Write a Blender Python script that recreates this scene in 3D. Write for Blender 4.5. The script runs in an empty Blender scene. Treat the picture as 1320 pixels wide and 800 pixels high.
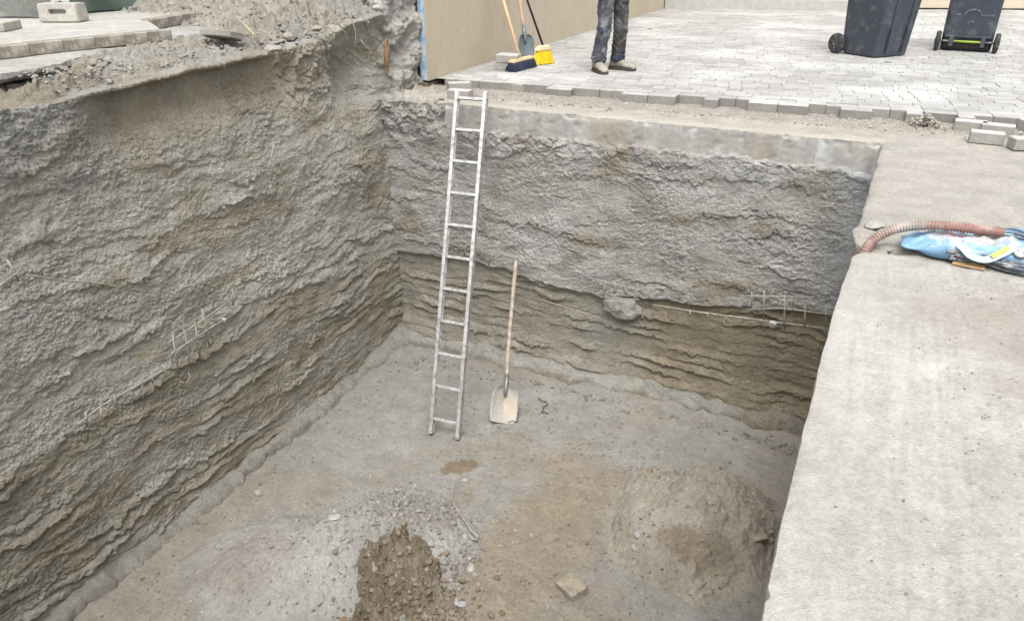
import bpy, bmesh, math, random
import numpy as np
from mathutils import Vector, Matrix, Euler
R = math.radians
random.seed(7)
RNG = np.random.default_rng(11)
scene = bpy.context.scene
COL = scene.collection

# ------------------------------------------------------------------ camera model
CAM_H, YAW, PITCH, FPX = 1.5, R(24.6), R(26.1), 980.0
_f = np.array((-math.sin(YAW)*math.cos(PITCH), math.cos(YAW)*math.cos(PITCH), -math.sin(PITCH)))
_r = np.array((math.cos(YAW), math.sin(YAW), 0.0))
_u = np.cross(_r, _f)
def ray(x, y): return _f*FPX + _r*(x-660) + _u*(400-y)
def onz(x, y, z=0.0):
    d = ray(x, y); t = (z-CAM_H)/d[2]; return Vector((d[0]*t, d[1]*t, z))
def onx(x, y, X):
    d = ray(x, y); t = X/d[0]; return Vector((X, d[1]*t, CAM_H+d[2]*t))
def ony(x, y, Y):
    d = ray(x, y); t = Y/d[1]; return Vector((d[0]*t, Y, CAM_H+d[2]*t))

# ------------------------------------------------------------------ numpy noise
_ang = np.linspace(0, 2*np.pi, 256, endpoint=False)
_GX, _GY = np.cos(_ang), np.sin(_ang)
def _hash(ix, iy, seed):
    h = (ix.astype(np.int64)*374761393 + iy.astype(np.int64)*668265263 + seed*974634777) & 0xffffffff
    h = ((h ^ (h >> 13))*1274126177) & 0xffffffff
    return h ^ (h >> 16)
def perlin(x, y, seed=0):
    x = np.asarray(x, float); y = np.asarray(y, float)
    x, y = np.broadcast_arrays(x, y)
    x0 = np.floor(x); y0 = np.floor(y); fx = x-x0; fy = y-y0
    u = fx*fx*fx*(fx*(fx*6-15)+10); v = fy*fy*fy*(fy*(fy*6-15)+10)
    def g(ix, iy, dx, dy):
        h = _hash(ix, iy, seed) & 255
        return _GX[h]*dx + _GY[h]*dy
    a = g(x0, y0, fx, fy); b = g(x0+1, y0, fx-1, fy)
    c = g(x0, y0+1, fx, fy-1); d = g(x0+1, y0+1, fx-1, fy-1)
    return ((a+(b-a)*u)*(1-v) + (c+(d-c)*u)*v)*1.5
def fbm(x, y, octs=4, seed=0, gain=.5, lac=2.03):
    s = 0; a = 1.0; k = 1.0; t = 0
    for i in range(octs):
        s = s + a*perlin(x*k, y*k, seed+i*17); t += a; a *= gain; k *= lac
    return s/t
def billow(x, y, octs=3, seed=0, gain=.5):
    s = 0; a = 1.0; k = 1.0; t = 0
    for i in range(octs):
        s = s + a*np.abs(perlin(x*k, y*k, seed+i*17)); t += a; a *= gain; k *= 2.1
    return s/t
def worley(x, y, seed=0):
    x = np.asarray(x, float); y = np.asarray(y, float)
    x0 = np.floor(x); y0 = np.floor(y)
    best = np.full(x.shape, 9.0); idv = np.zeros(x.shape)
    for i in (-1, 0, 1):
        for j in (-1, 0, 1):
            h = _hash(x0+i, y0+j, seed)
            px = x0+i+(h & 1023)/1023.0; py = y0+j+((h >> 10) & 1023)/1023.0
            d = (px-x)**2+(py-y)**2
            m = d < best
            best = np.where(m, d, best); idv = np.where(m, ((h >> 20) & 1023)/1023.0, idv)
    return np.sqrt(best), idv
def chunks(x, y, seed=0, tilt=.9):
    """angular lumps: each cell a tilted facet, with a narrow gap around it; about -.5 .. .6"""
    x = np.asarray(x, float); y = np.asarray(y, float)
    x0 = np.floor(x); y0 = np.floor(y)
    b1 = np.full(x.shape, 9.0); b2 = np.full(x.shape, 9.0); h1 = np.zeros(x.shape); rid = np.zeros(x.shape)
    for i in (-1, 0, 1):
        for j in (-1, 0, 1):
            h = _hash(x0+i, y0+j, seed)
            dx = x-(x0+i+(h & 1023)/1023.0); dy = y-(y0+j+((h >> 10) & 1023)/1023.0)
            d = np.sqrt(dx*dx+dy*dy)
            g = _hash(x0+i, y0+j, seed+7); a = (g & 255)/255.0*6.2832; r_ = ((h >> 20) & 1023)/1023.0
            v = (r_-.5)*.8+tilt*(np.cos(a)*dx+np.sin(a)*dy)
            m = d < b1
            b2 = np.where(m, b1, np.minimum(b2, d)); b1 = np.where(m, d, b1); h1 = np.where(m, v, h1); rid = np.where(m, r_, rid)
    gap = sst(.02, .22, b2-b1)
    return h1*gap-(1-gap)*.45, rid
def sst(a, b, x):
    t = np.clip((x-a)/(b-a), 0, 1); return t*t*(3-2*t)
def mix(a, b, t):
    t = np.asarray(t)[..., None]; return a*(1-t)+b*t
def C3(*c): return np.array(c, float)
def const(shape, c): return np.broadcast_to(C3(*c), tuple(shape)+(3,)).copy()

# ------------------------------------------------------------------ object helpers
def tag(o, label=None, cat=None, group=None, kind=None):
    if label: o['label'] = label
    if cat: o['category'] = cat
    if group: o['group'] = group
    if kind: o['kind'] = kind
    return o
def empty(name, loc, rot=(0, 0, 0), **k):
    o = bpy.data.objects.new(name, None); COL.objects.link(o)
    o.empty_display_size = .1; o.location = loc; o.rotation_euler = rot
    return tag(o, **k)
def root_loc(o):
    v = Vector((0, 0, 0))
    while o is not None:
        v += o.location; o = o.parent
    return v
def link_mesh(name, me, mat, parent=None):
    o = bpy.data.objects.new(name, me); COL.objects.link(o)
    if mat is not None: me.materials.append(mat)
    if parent is not None: o.parent = parent
    return o
def grid(name, P, mat, parent=None, col=None, mask=None, smooth=True, closed=False, origin=None):
    """P: (n, m, 3) array of points -> one quad mesh; col: (n, m, 3) base colours"""
    n, m = P.shape[:2]
    off = np.array(root_loc(parent)) if parent is not None else (np.array(origin) if origin is not None else np.zeros(3))
    V = (P-off).reshape(-1, 3).astype(np.float32)
    ii, jj = np.meshgrid(np.arange(n-1), np.arange(m if closed else m-1), indexing='ij')
    j2 = (jj+1) % m
    q = np.stack([ii*m+jj, ii*m+j2, (ii+1)*m+j2, (ii+1)*m+jj], -1).reshape(-1, 4)
    if mask is not None:
        mk = mask.reshape(-1)
        q = q[mk[q].all(1)]
        used = np.zeros(len(V), bool); used[q.reshape(-1)] = True
        remap = np.cumsum(used)-1; q = remap[q]; V = V[used]
        if col is not None: col = col.reshape(-1, 3)[used]
    me = bpy.data.meshes.new(name)
    me.vertices.add(len(V)); me.vertices.foreach_set('co', V.reshape(-1))
    me.loops.add(len(q)*4); me.loops.foreach_set('vertex_index', q.reshape(-1).astype(np.int32))
    me.polygons.add(len(q))
    me.polygons.foreach_set('loop_start', np.arange(0, len(q)*4, 4, dtype=np.int32))
    me.polygons.foreach_set('use_smooth', np.full(len(q), smooth))
    if col is not None:
        a = me.attributes.new('tint', 'FLOAT_COLOR', 'POINT')
        c4 = np.ones((len(V), 4), np.float32); c4[:, :3] = np.clip(col.reshape(-1, 3), .01, .9)
        a.data.foreach_set('color', c4.reshape(-1))
    me.update(calc_edges=True)
    o = link_mesh(name, me, mat, parent)
    if origin is not None and parent is None: o.location = origin
    return o

class MB:
    def __init__(s): s.v = []; s.f = []; s.c = []
    def add(s, v, f, c=None):
        k = len(s.v); s.v += [Vector(p) for p in v]; s.f += [tuple(i+k for i in q) for q in f]
        s.c += [c]*len(v)
        return s
    def box(s, sx, sy, sz, M=None, c=None, taper=(1, 1), jit=0):
        M = M or Matrix()
        v = []
        for z in (-.5, .5):
            kx, ky = (taper if z > 0 else (1, 1))
            for y in (-.5, .5):
                for x in (-.5, .5):
                    p = Vector((x*sx*kx, y*sy*ky, z*sz))
                    if jit: p += Vector([random.uniform(-jit, jit) for _ in range(3)])
                    v.append(M @ p)
        return s.add(v, [(0, 2, 3, 1), (4, 5, 7, 6), (0, 1, 5, 4), (2, 6, 7, 3), (0, 4, 6, 2), (1, 3, 7, 5)], c)
    def tube(s, pts, r, n=10, c=None, cap=True, squash=1):
        pts = [Vector(p) for p in pts]
        rr = r if hasattr(r, '__len__') else [r]*len(pts)
        cc = c if isinstance(c, list) else [c]*len(pts)
        k = len(s.v); t0 = (pts[1]-pts[0]).normalized()
        a = t0.orthogonal().normalized()
        for i, p in enumerate(pts):
            t = (pts[min(i+1, len(pts)-1)]-pts[max(i-1, 0)]).normalized()
            a = (a - t*a.dot(t)).normalized(); b = t.cross(a)
            for j in range(n):
                w = 2*math.pi*j/n
                s.v.append(p+(a*math.cos(w)+b*math.sin(w)*squash)*rr[i]); s.c.append(cc[i])
        for i in range(len(pts)-1):
            for j in range(n):
                s.f.append((k+i*n+j, k+i*n+(j+1) % n, k+(i+1)*n+(j+1) % n, k+(i+1)*n+j))
        if cap:
            s.f.append(tuple(k+j for j in reversed(range(n)))); e = k+(len(pts)-1)*n
            s.f.append(tuple(e+j for j in range(n)))
        return s
    def lathe(s, prof, n=24, M=None, c=None):
        """prof: list of (r, z) closed along the axis"""
        M = M or Matrix(); k = len(s.v)
        for (r, z) in prof:
            for j in range(n):
                w = 2*math.pi*j/n; s.v.append(M @ Vector((r*math.cos(w), r*math.sin(w), z))); s.c.append(c)
        for i in range(len(prof)-1):
            for j in range(n):
                s.f.append((k+i*n+j, k+i*n+(j+1) % n, k+(i+1)*n+(j+1) % n, k+(i+1)*n+j))
        s.f.append(tuple(k+j for j in reversed(range(n)))); e = k+(len(prof)-1)*n
        s.f.append(tuple(e+j for j in range(n)))
        return s
    def build(s, name, mat, parent=None, bevel=0, smooth=False, segs=2, local=False):
        off = Vector((0, 0, 0)) if (local or parent is None) else root_loc(parent)
        me = bpy.data.meshes.new(name)
        me.from_pydata([p-off for p in s.v], [], s.f)
        if any(c is not None for c in s.c):
            a = me.attributes.new('tint', 'FLOAT_COLOR', 'POINT')
            a.data.foreach_set('color', np.array([(*(c or (.3, .3, .3)), 1) for c in s.c], np.float32).reshape(-1))
        if bevel:
            bm = bmesh.new(); bm.from_mesh(me)
            bmesh.ops.bevel(bm, geom=[e for e in bm.edges], offset=bevel, segments=segs, profile=.5, affect='EDGES', clamp_overlap=True)
            bm.to_mesh(me); bm.free()
        me.update()
        if smooth:
            for p in me.polygons: p.use_smooth = True
        return link_mesh(name, me, mat, parent)
def TR(loc, rot=(0, 0, 0)): return Matrix.Translation(loc) @ Euler(rot).to_matrix().to_4x4()
def rel(o):
    """move a top-level mesh's origin to its base centre"""
    me = o.data; n = len(me.vertices); a = np.empty(n*3, np.float32); me.vertices.foreach_get('co', a); a = a.reshape(-1, 3)
    c = np.array((a[:, 0].mean(), a[:, 1].mean(), a[:, 2].min()), np.float32)
    me.vertices.foreach_set('co', (a-c).reshape(-1)); o.location = [float(x) for x in c]; me.update(); return o

# ------------------------------------------------------------------ materials
def mat_new(name):
    m = bpy.data.materials.new(name); m.use_nodes = True
    nt = m.node_tree; nt.nodes.clear()
    out = nt.nodes.new('ShaderNodeOutputMaterial'); b = nt.nodes.new('ShaderNodeBsdfPrincipled')
    nt.links.new(b.outputs[0], out.inputs[0])
    return m, nt, b
def rough_mat(name, color=None, amount=.25, scales=(9, 45, 160), bump=.6, bump_dist=.006, bump_scales=(55, 170), rough=.95, spec=.25, coord='Object', metallic=0, dust=None, gain=1.0):
    """base colour from the 'tint' attribute (or a fixed colour), mottled by three noises; bump from two"""
    m, nt, b = mat_new(name); N = nt.nodes; L = nt.links
    tc = N.new('ShaderNodeTexCoord'); co = tc.outputs[coord]
    if color is None:
        at = N.new('ShaderNodeAttribute'); at.attribute_name = 'tint'; base = at.outputs['Color']
    else:
        rg = N.new('ShaderNodeRGB'); rg.outputs[0].default_value = (*color, 1); base = rg.outputs[0]
    fac = None
    for i, s in enumerate(scales):
        n = N.new('ShaderNodeTexNoise'); n.inputs['Scale'].default_value = s; n.inputs['Detail'].default_value = 4
        n.inputs['Roughness'].default_value = .6
        L.new(co, n.inputs['Vector'])
        mr = N.new('ShaderNodeMapRange'); mr.inputs[1].default_value = .3; mr.inputs[2].default_value = .7
        gk = gain if i == 0 else 1.0
        mr.inputs[3].default_value = (1-amount)*gk; mr.inputs[4].default_value = (1+amount)*gk
        L.new(n.outputs[0], mr.inputs[0])
        if fac is None: fac = mr.outputs[0]
        else:
            mu = N.new('ShaderNodeMath'); mu.operation = 'MULTIPLY'; L.new(fac, mu.inputs[0]); L.new(mr.outputs[0], mu.inputs[1]); fac = mu.outputs[0]
    vm = N.new('ShaderNodeVectorMath'); vm.operation = 'SCALE'
    L.new(base, vm.inputs[0]); L.new(fac, vm.inputs['Scale'])
    colout = vm.outputs[0]
    if dust is not None:            # patchy settled dust / wear, a colour with its own noise shape
        dc, ds, lo, hi = dust
        n = N.new('ShaderNodeTexNoise'); n.inputs['Scale'].default_value = ds; n.inputs['Detail'].default_value = 6; n.inputs['Roughness'].default_value = .65
        L.new(co, n.inputs['Vector'])
        mr = N.new('ShaderNodeMapRange'); mr.inputs[1].default_value = lo; mr.inputs[2].default_value = hi; L.new(n.outputs[0], mr.inputs[0])
        mx = N.new('ShaderNodeMix'); mx.data_type = 'RGBA'; L.new(mr.outputs[0], mx.inputs['Factor'])
        L.new(colout, mx.inputs['A']); mx.inputs['B'].default_value = (*dc, 1); colout = mx.outputs['Result']
    L.new(colout, b.inputs['Base Color'])
    b.inputs['Roughness'].default_value = rough; b.inputs['Specular IOR Level'].default_value = spec; b.inputs['Metallic'].default_value = metallic
    if bump:
        h = None
        for s in bump_scales:
            n = N.new('ShaderNodeTexNoise'); n.inputs['Scale'].default_value = s; n.inputs['Detail'].default_value = 5; n.inputs['Roughness'].default_value = .65
            L.new(co, n.inputs['Vector'])
            if h is None: h = n.outputs[0]
            else:
                ad = N.new('ShaderNodeMath'); ad.operation = 'ADD'; L.new(h, ad.inputs[0]); L.new(n.outputs[0], ad.inputs[1]); h = ad.outputs[0]
        bp = N.new('ShaderNodeBump'); bp.inputs['Strength'].default_value = bump; bp.inputs['Distance'].default_value = bump_dist
        L.new(h, bp.inputs['Height']); L.new(bp.outputs[0], b.inputs['Normal'])
    return m
M = {}
M['shot'] = rough_mat('shotcrete', amount=.17, scales=(6, 40, 150), bump=1.0, bump_dist=.026, bump_scales=(80, 170))
M['soil'] = rough_mat('dusty_soil', gain=.86, amount=.13, scales=(5, 30, 120), bump=.9, bump_dist=.010, bump_scales=(50, 140))
M['conc'] = rough_mat('concrete_tint', gain=.86, amount=.09, scales=(3, 30, 140), bump=.5, bump_dist=.003, bump_scales=(40, 160), rough=.85)
M['slab'] = rough_mat('slab_concrete', gain=.86, amount=.11, scales=(7, 60, 170), bump=1.0, bump_dist=.009, bump_scales=(45, 130), rough=.9)
M['paver'] = rough_mat('paver_concrete', gain=.86, amount=.1, scales=(8, 40, 170), bump=.5, bump_dist=.002, bump_scales=(60, 200), rough=.62, spec=.4)
M['stone'] = rough_mat('stone_tint', gain=.86, amount=.15, scales=(12, 60, 200), bump=.6, bump_dist=.003, bump_scales=(60, 160))
def paver_dust_and_shade(m, side, k):
    # pale dust patches on upward faces; side faces tinted darker as painted shade
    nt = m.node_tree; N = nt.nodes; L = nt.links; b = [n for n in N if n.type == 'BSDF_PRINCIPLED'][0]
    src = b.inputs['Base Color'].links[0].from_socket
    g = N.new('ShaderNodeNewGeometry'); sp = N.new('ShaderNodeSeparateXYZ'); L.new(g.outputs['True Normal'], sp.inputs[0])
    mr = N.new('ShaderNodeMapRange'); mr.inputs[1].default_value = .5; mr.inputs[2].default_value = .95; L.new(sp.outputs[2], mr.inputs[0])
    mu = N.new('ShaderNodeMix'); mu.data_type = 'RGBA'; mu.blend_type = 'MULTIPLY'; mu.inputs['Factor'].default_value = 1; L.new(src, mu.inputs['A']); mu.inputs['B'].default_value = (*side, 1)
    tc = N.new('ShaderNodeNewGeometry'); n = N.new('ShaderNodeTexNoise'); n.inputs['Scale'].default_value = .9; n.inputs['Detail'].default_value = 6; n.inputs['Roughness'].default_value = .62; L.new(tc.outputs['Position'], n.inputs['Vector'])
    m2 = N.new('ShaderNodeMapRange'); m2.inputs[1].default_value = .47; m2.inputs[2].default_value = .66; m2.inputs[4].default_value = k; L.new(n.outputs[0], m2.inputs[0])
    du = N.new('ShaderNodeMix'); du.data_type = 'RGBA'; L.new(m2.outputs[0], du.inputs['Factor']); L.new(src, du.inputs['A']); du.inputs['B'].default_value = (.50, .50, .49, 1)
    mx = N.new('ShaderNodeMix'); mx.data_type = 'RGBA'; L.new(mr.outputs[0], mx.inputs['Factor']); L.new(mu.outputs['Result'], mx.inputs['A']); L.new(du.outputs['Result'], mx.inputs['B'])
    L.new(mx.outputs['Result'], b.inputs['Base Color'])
paver_dust_and_shade(M['paver'], (.70, .68, .64), .75)
M['render'] = rough_mat('tan_render', (.52, .45, .345), gain=.86, amount=.05, scales=(1.2, 8, 260), bump=.35, bump_dist=.002, bump_scales=(120, 300), rough=.9)
M['render2'] = rough_mat('cream_render', (.62, .54, .43), gain=.86, amount=.05, scales=(1.0, 6, 200), bump=.3, bump_dist=.002, bump_scales=(120, 300), rough=.9)
M['black'] = rough_mat('black_seal', (.018, .014, .013), amount=.2, bump=0, rough=.6)
M['plinth'] = rough_mat('brown_plinth', (.20, .155, .10), amount=.2, bump=.7)
M['foam'] = rough_mat('blue_foam', (.27, .47, .64), amount=.22, scales=(8, 40, 120), bump=.8, dust=((.55, .6, .62), 16, .42, .58))
M['alu'] = rough_mat('dull_aluminium', (.55, .555, .55), amount=.12, scales=(4, 30, 120), bump=.2, bump_dist=.001, rough=.45, spec=.5, metallic=.7, dust=((.30, .285, .25), 22, .48, .66))
M['wood'] = rough_mat('handle_wood', (.42, .29, .20), amount=.14, scales=(5, 40, 120), bump=.2, bump_dist=.001, rough=.7)
M['wood2'] = rough_mat('pale_wood', (.58, .42, .25), amount=.1, scales=(5, 40, 120), bump=.2, bump_dist=.001, rough=.65)
M['wood3'] = rough_mat('dusty_pole', (.29, .235, .19), amount=.16, scales=(5, 40, 120), bump=.3, bump_dist=.001, rough=.85, dust=((.42, .37, .30), 18, .45, .62))
M['bladed'] = rough_mat('dusty_blade', (.34, .325, .29), amount=.12, scales=(6, 40, 150), bump=.2, bump_dist=.001, rough=.6, metallic=.25, dust=((.36, .31, .24), 9, .5, .62))
M['blade2'] = rough_mat('grey_blade', (.17, .20, .21), amount=.15, scales=(6, 40, 150), bump=.2, bump_dist=.001, rough=.5, metallic=.4)
M['socket'] = rough_mat('steel_socket', (.20, .20, .20), amount=.15, bump=.2, bump_dist=.001, rough=.5, metallic=.5)
M['wire'] = rough_mat('cement_coated_steel', (.26, .23, .18), amount=.2, scales=(10, 60, 160), bump=.5, bump_dist=.002, dust=((.34, .33, .30), 25, .45, .6))
M['bin'] = rough_mat('bin_plastic', (.036, .043, .058), amount=.12, scales=(3, 14, 120), bump=.25, bump_dist=.001, rough=.48, spec=.5, dust=((.12, .125, .14), 7, .52, .78))
M['rubber'] = rough_mat('dark_rubber', (.035, .036, .038), amount=.2, scales=(8, 50, 120), bump=.3, bump_dist=.001, rough=.75, dust=((.16, .15, .14), 20, .5, .7))
M['lime'] = rough_mat('lime_axle', (.27, .36, .05), amount=.1, bump=0, rough=.5)
M['mark'] = rough_mat('worn_white_mark', (.14, .15, .175), amount=.35, scales=(20, 60, 150), bump=0, rough=.7, dust=((.05, .055, .075), 40, .5, .6))
M['bristle'] = rough_mat('navy_bristle', (.025, .032, .055), amount=.35, scales=(20, 90, 200), bump=.8, bump_dist=.004, rough=.8)
M['yellow'] = rough_mat('yellow_bristle', (.80, .52, .02), amount=.18, scales=(20, 90, 200), bump=.8, bump_dist=.004, rough=.7)
M['blackpole'] = rough_mat('black_pole', (.012, .012, .013), amount=.2, bump=0, rough=.45)
M['cream'] = rough_mat('cream_plastic', (.62, .50, .33), amount=.1, bump=.1, rough=.6)
M['skin'] = rough_mat('skin', (.48, .30, .22), amount=.06, bump=.1, bump_dist=.001, rough=.55)
M['hair'] = rough_mat('brown_hair', (.05, .033, .022), amount=.3, bump=.6, rough=.7)
M['jeans'] = rough_mat('work_trousers', amount=.2, scales=(7, 40, 180), bump=.5, bump_dist=.003, bump_scales=(30, 200), rough=.92, dust=((.25, .25, .245), 8, .53, .75))
M['jacket'] = rough_mat('grey_jacket', (.07, .075, .085), amount=.2, bump=.5, rough=.95)
M['boot'] = rough_mat('dusty_boot', (.27, .25, .205), amount=.2, scales=(12, 50, 160), bump=.5, bump_dist=.003, rough=.9)
M['sole'] = rough_mat('boot_sole', (.06, .055, .05), amount=.2, bump=.3, rough=.9)
M['hose'] = rough_mat('red_corrugated_hose', amount=.14, scales=(8, 30, 120), bump=.1, bump_dist=.001, rough=.6, dust=((.45, .40, .36), 14, .5, .72))
M['bag'] = rough_mat('bag_plastic', amount=.08, scales=(6, 30, 90), bump=.4, bump_dist=.004, bump_scales=(18, 60), rough=.45, spec=.5)
M['cable'] = rough_mat('grey_cable', (.10, .115, .14), amount=.2, bump=0, rough=.5, dust=((.35, .34, .32), 20, .5, .68))
M['strap'] = rough_mat('pale_strap', (.36, .46, .48), amount=.1, bump=.2, rough=.7)
M['ystrap'] = rough_mat('yellow_strap', (.52, .42, .10), amount=.1, bump=.2, rough=.7)
M['card'] = rough_mat('cardboard', (.34, .225, .12), amount=.2, bump=.2, rough=.9)
M['tarp'] = rough_mat('tarpaulin', amount=.14, scales=(3, 18, 80), bump=.5, bump_dist=.01, bump_scales=(10, 40), rough=.7)
M['bark'] = rough_mat('rotten_wood', (.25, .155, .095), amount=.35, scales=(10, 50, 150), bump=1, bump_dist=.01, bump_scales=(30, 90))
M['root'] = rough_mat('dry_root', (.30, .25, .175), amount=.2, bump=.3)
M['leaf'] = rough_mat('leaf', (.10, .16, .035), amount=.3, bump=0, rough=.6)
M['dirtground'] = rough_mat('far_ground', (.36, .34, .30), amount=.12, scales=(.3, 3, 40), bump=.4, bump_dist=.01, bump_scales=(8, 40))

# palette (albedo)
GREY = C3(.53, .503, .44); LGREY = C3(.61, .588, .53); TAN = C3(.40, .33, .24); OLIVE = C3(.44, .385, .285)
DAMP = C3(.215, .185, .135); OCHRE = C3(.36, .27, .15)

# ------------------------------------------------------------------ shotcrete relief
def strata(a, z, spacing, seed, warp=1.0, rag=.18, brk=.0, lip=.16):
    """overlapping spray courses: each swells downwards and is undercut by a thin ragged lip"""
    lump = rag*(fbm(a*4, z*5, 3, seed+3)+.8*(np.abs(perlin(a*11, z*12, seed+5))-.3)+.35*perlin(a*23, z*23, seed+6))
    ph = z/spacing + warp*fbm(a*.8, z*1.1, 3, seed) + lump + .06*a
    k = np.floor(ph); fr = ph-k
    p = sst(0, lip, fr)*sst(1.05, lip, fr)**.7
    amp = np.clip(.5-brk+1.5*perlin(a*1.3+k*7.3, k*3.1+z*.5, seed+9), 0, 1)
    return p*amp, fr, k
def grain(a, z, seed, f=26):
    w, _ = worley(a*f+.7*perlin(a*9, z*9, seed+1), z*f*1.1, seed)
    w2, _ = worley(a*f*2.1, z*f*2.1, seed+2)
    return (.5-w)*.75+(.5-w2)*.85+.6*fbm(a*f*.5, z*f*.6, 2, seed+4)

PIT_X0, PIT_Y1, FL = -4.55, 6.85, -2.8
# ---- left wall
def left_top(Y):
    return np.interp(Y, [0, 2.6, 3.2, 3.64, 4.3, 5.08, 5.7, 6.1, 6.5, 7.2], [.66, .62, .58, .60, .62, .635, .64, .70, .78, .85]) + .025*fbm(Y*2.2, Y*0, 3, 5)
def build_left_wall():
    root = empty('pit_wall', (PIT_X0, 4.0, FL), label='long grey sprayed concrete wall on the left side of the pit', cat='wall')
    Ys = np.concatenate([np.linspace(.1, 1.9, 60, endpoint=False), np.arange(1.9, 6.98, .0066)])
    nz = 560; v = np.linspace(0, 1, nz)
    Y = np.repeat(Ys[None, :], nz, 0); zt = left_top(Ys)[None, :]
    z = (FL-.08) + (zt-(FL-.08))*v[:, None]
    dz = zt-z
    # large form
    x = np.interp(z, [-2.9, -2.3, -1.2, -.2, .7], [-4.47, -4.52, -4.585, -4.62, -4.63])
    x = x + .05*fbm(Y*.6, z*.9, 3, 31) + .012*fbm(Y*3, z*3.5, 3, 33)
    x = x - sst(5.3, 6.8, Y)*.07*sst(-.5, -2.5, z)
    lowb = np.interp(Ys, [0, 2.7, 3.5, 4.2, 5.2, 6.2, 6.85], [-1.6, -1.55, -1.5, -1.3, -1.45, -1.62, -1.72])[None, :] + .07*fbm(Y*2.1, z*2, 3, 41)
    low = sst(.05, -.1, z-lowb)
    s1, fr1, _ = strata(Y, z, .21, 51, 2.2, .42, .12)
    s2, fr2, _ = strata(Y, z+.03*Y, .095, 61, 1.6, .50, -.05, .30)
    patch = sst(-.05, .35, fbm(Y*.9, z*1.6, 3, 71))
    upz = sst(.1, .5, dz)
    x = x + (s1*(.012+.022*patch)*(1-low)+s2*(.019*low+.009)*(.2+1.0*sst(-.25, .25, fbm(Y*1.3, z*2.6, 3, 124)))+s1*.008*low)*upz
    g = grain(Y, z, 81, 40)+.55*grain(Y, z, 83, 22)
    rough_amt = (.0070+.0060*sst(-.2, .4, fbm(Y*1.3, z*2.2, 3, 91)))*(1+.1*low)
    x = x + g*rough_amt + .006*fbm(Y*8, z*12, 3, 95)+.012*fbm(Y*3, z*6, 3, 96)
    # knobbly lumps, near end top
    nt_ = sst(3.7, 3.1, Y)*sst(.75, .05, dz)
    x = x + nt_*(.05+.014*grain(Y, z, 97, 20)+.03*fbm(Y*7, z*7, 4, 98))
    # recess under the projecting lip, then the lip itself
    rec = sst(.62, .12, dz)*sst(3.2, 3.7, Y)*sst(5.9, 5.1, Y)
    lipn = .5+.5*perlin(Y*4, 0*Y, 101)
    x = x + rec*.016*fbm(Y*26, z*6, 3, 99)
    x = x - rec*.085 + sst(.07, .012, dz)*sst(3.2, 3.6, Y)*sst(5.45, 5.15, Y+.1*lipn)*(.085+.05*lipn) - (fr1*0)
    # hollow of loose soil beside the pillar
    hol = np.exp(-((Y-6.38)/.26)**2-((z-.33)/.30)**2)
    x = x - hol*.34 + sst(.14, .0, dz)*sst(6.0, 6.35, Y)*.08+sst(5.15, 5.5, Y)*sst(.75, .3, dz)*(.03*chunks(Y*8, z*8, 106)[0]+.018*chunks(Y*19, z*19, 107)[0]+.06*fbm(Y*3, z*3, 4, 108)) + hol*.06*fbm(Y*8, z*8, 3, 105)
    # colours: grey cement skin, tan soil showing through, damp darker courses at the bottom
    tanm = sst(.02, .38, fbm(Y*1.1, z*2.6, 4, 111)+.25*fbm(Y*5, z*7, 3, 113)) 
    c = mix(const(x.shape, GREY), const(x.shape, OLIVE), tanm*.85)
    c = mix(c, const(x.shape, LGREY), sst(.12, .5, fbm(Y*1.6+4, z*2.4, 4, 117))*.75)
    soil_up = sst(.75, .2, dz+.12*fbm(Y*2, z*2, 3, 119))*sst(3.1, 3.8, Y)*sst(6.4, 5.4, Y+.4*fbm(Y*3, z*3, 3, 120))
    c = mix(c, const(x.shape, (.37, .31, .22)), soil_up*.7)
    c = mix(c, const(x.shape, (.43, .42, .395)), nt_*.8)
    damp_t = mix(const(x.shape, (.37, .328, .255)), const(x.shape, (.44, .408, .35)), sst(-.2, .3, fbm(Y*1.5, z*4, 3, 121)))
    c = mix(c, damp_t, low*.85*sst(-.45, .1, fbm(Y*1.0, z*2, 3, 123)+.3))
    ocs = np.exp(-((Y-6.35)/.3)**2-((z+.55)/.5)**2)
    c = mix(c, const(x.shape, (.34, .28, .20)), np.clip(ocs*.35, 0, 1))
    P1 = np.stack([x, Y, z], -1)
    # roll over the lip and up a slope of loose earth under the ground crust
    nl = 74; u = np.linspace(0, 1, nl)[1:, None]
    Yl = np.repeat(Ys[None, :], nl-1, 0)
    xl = P1[-1, :, 0][None, :] - u*.75
    cl, cid = chunks(Yl*12, xl*12, 131)
    cl2, _ = chunks(Yl*27, xl*27, 133)
    lump = cl*.038+cl2*.016+.03*fbm(Yl*5, xl*5, 3, 135)
    rise = np.interp(u, [0, .04, .12, .55, 1], [0, .025, .03, .12, .10])
    cav = sst(4.0, 3.5, Yl)*sst(2.6, 2.95, Yl)
    zl = zt + rise*(1-.55*cav) + lump*sst(.02, .2, u)*(1+1.0*sst(5.2, 5.7, Yl)) - cav*.01
    zl = np.maximum(zl, zt-.12)
    cL = mix(const(xl.shape, (.47, .45, .405)), const(xl.shape, (.36, .315, .245)), np.clip(.35+cid*.5+cav*.6-.2, 0, 1))
    cL = mix(cL, const(xl.shape, (.44, .425, .39)), sst(.0, .4, fbm(Yl*2, xl*4, 3, 137)))
    P2 = np.stack([xl, Yl, zl], -1)
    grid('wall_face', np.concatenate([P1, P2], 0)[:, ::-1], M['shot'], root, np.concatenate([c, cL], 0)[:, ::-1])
    # spill along the base
    Yf = np.arange(.3, 6.9, .011); th = np.linspace(-.15, 1, 44)
    Yg, tg = np.meshgrid(Yf, th, indexing='ij')
    wd = (.27+.14*fbm(Yf*1.3, Yf*0, 3, 141)+.08*fbm(Yf*5, Yf*0, 3, 142))[:, None]
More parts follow.
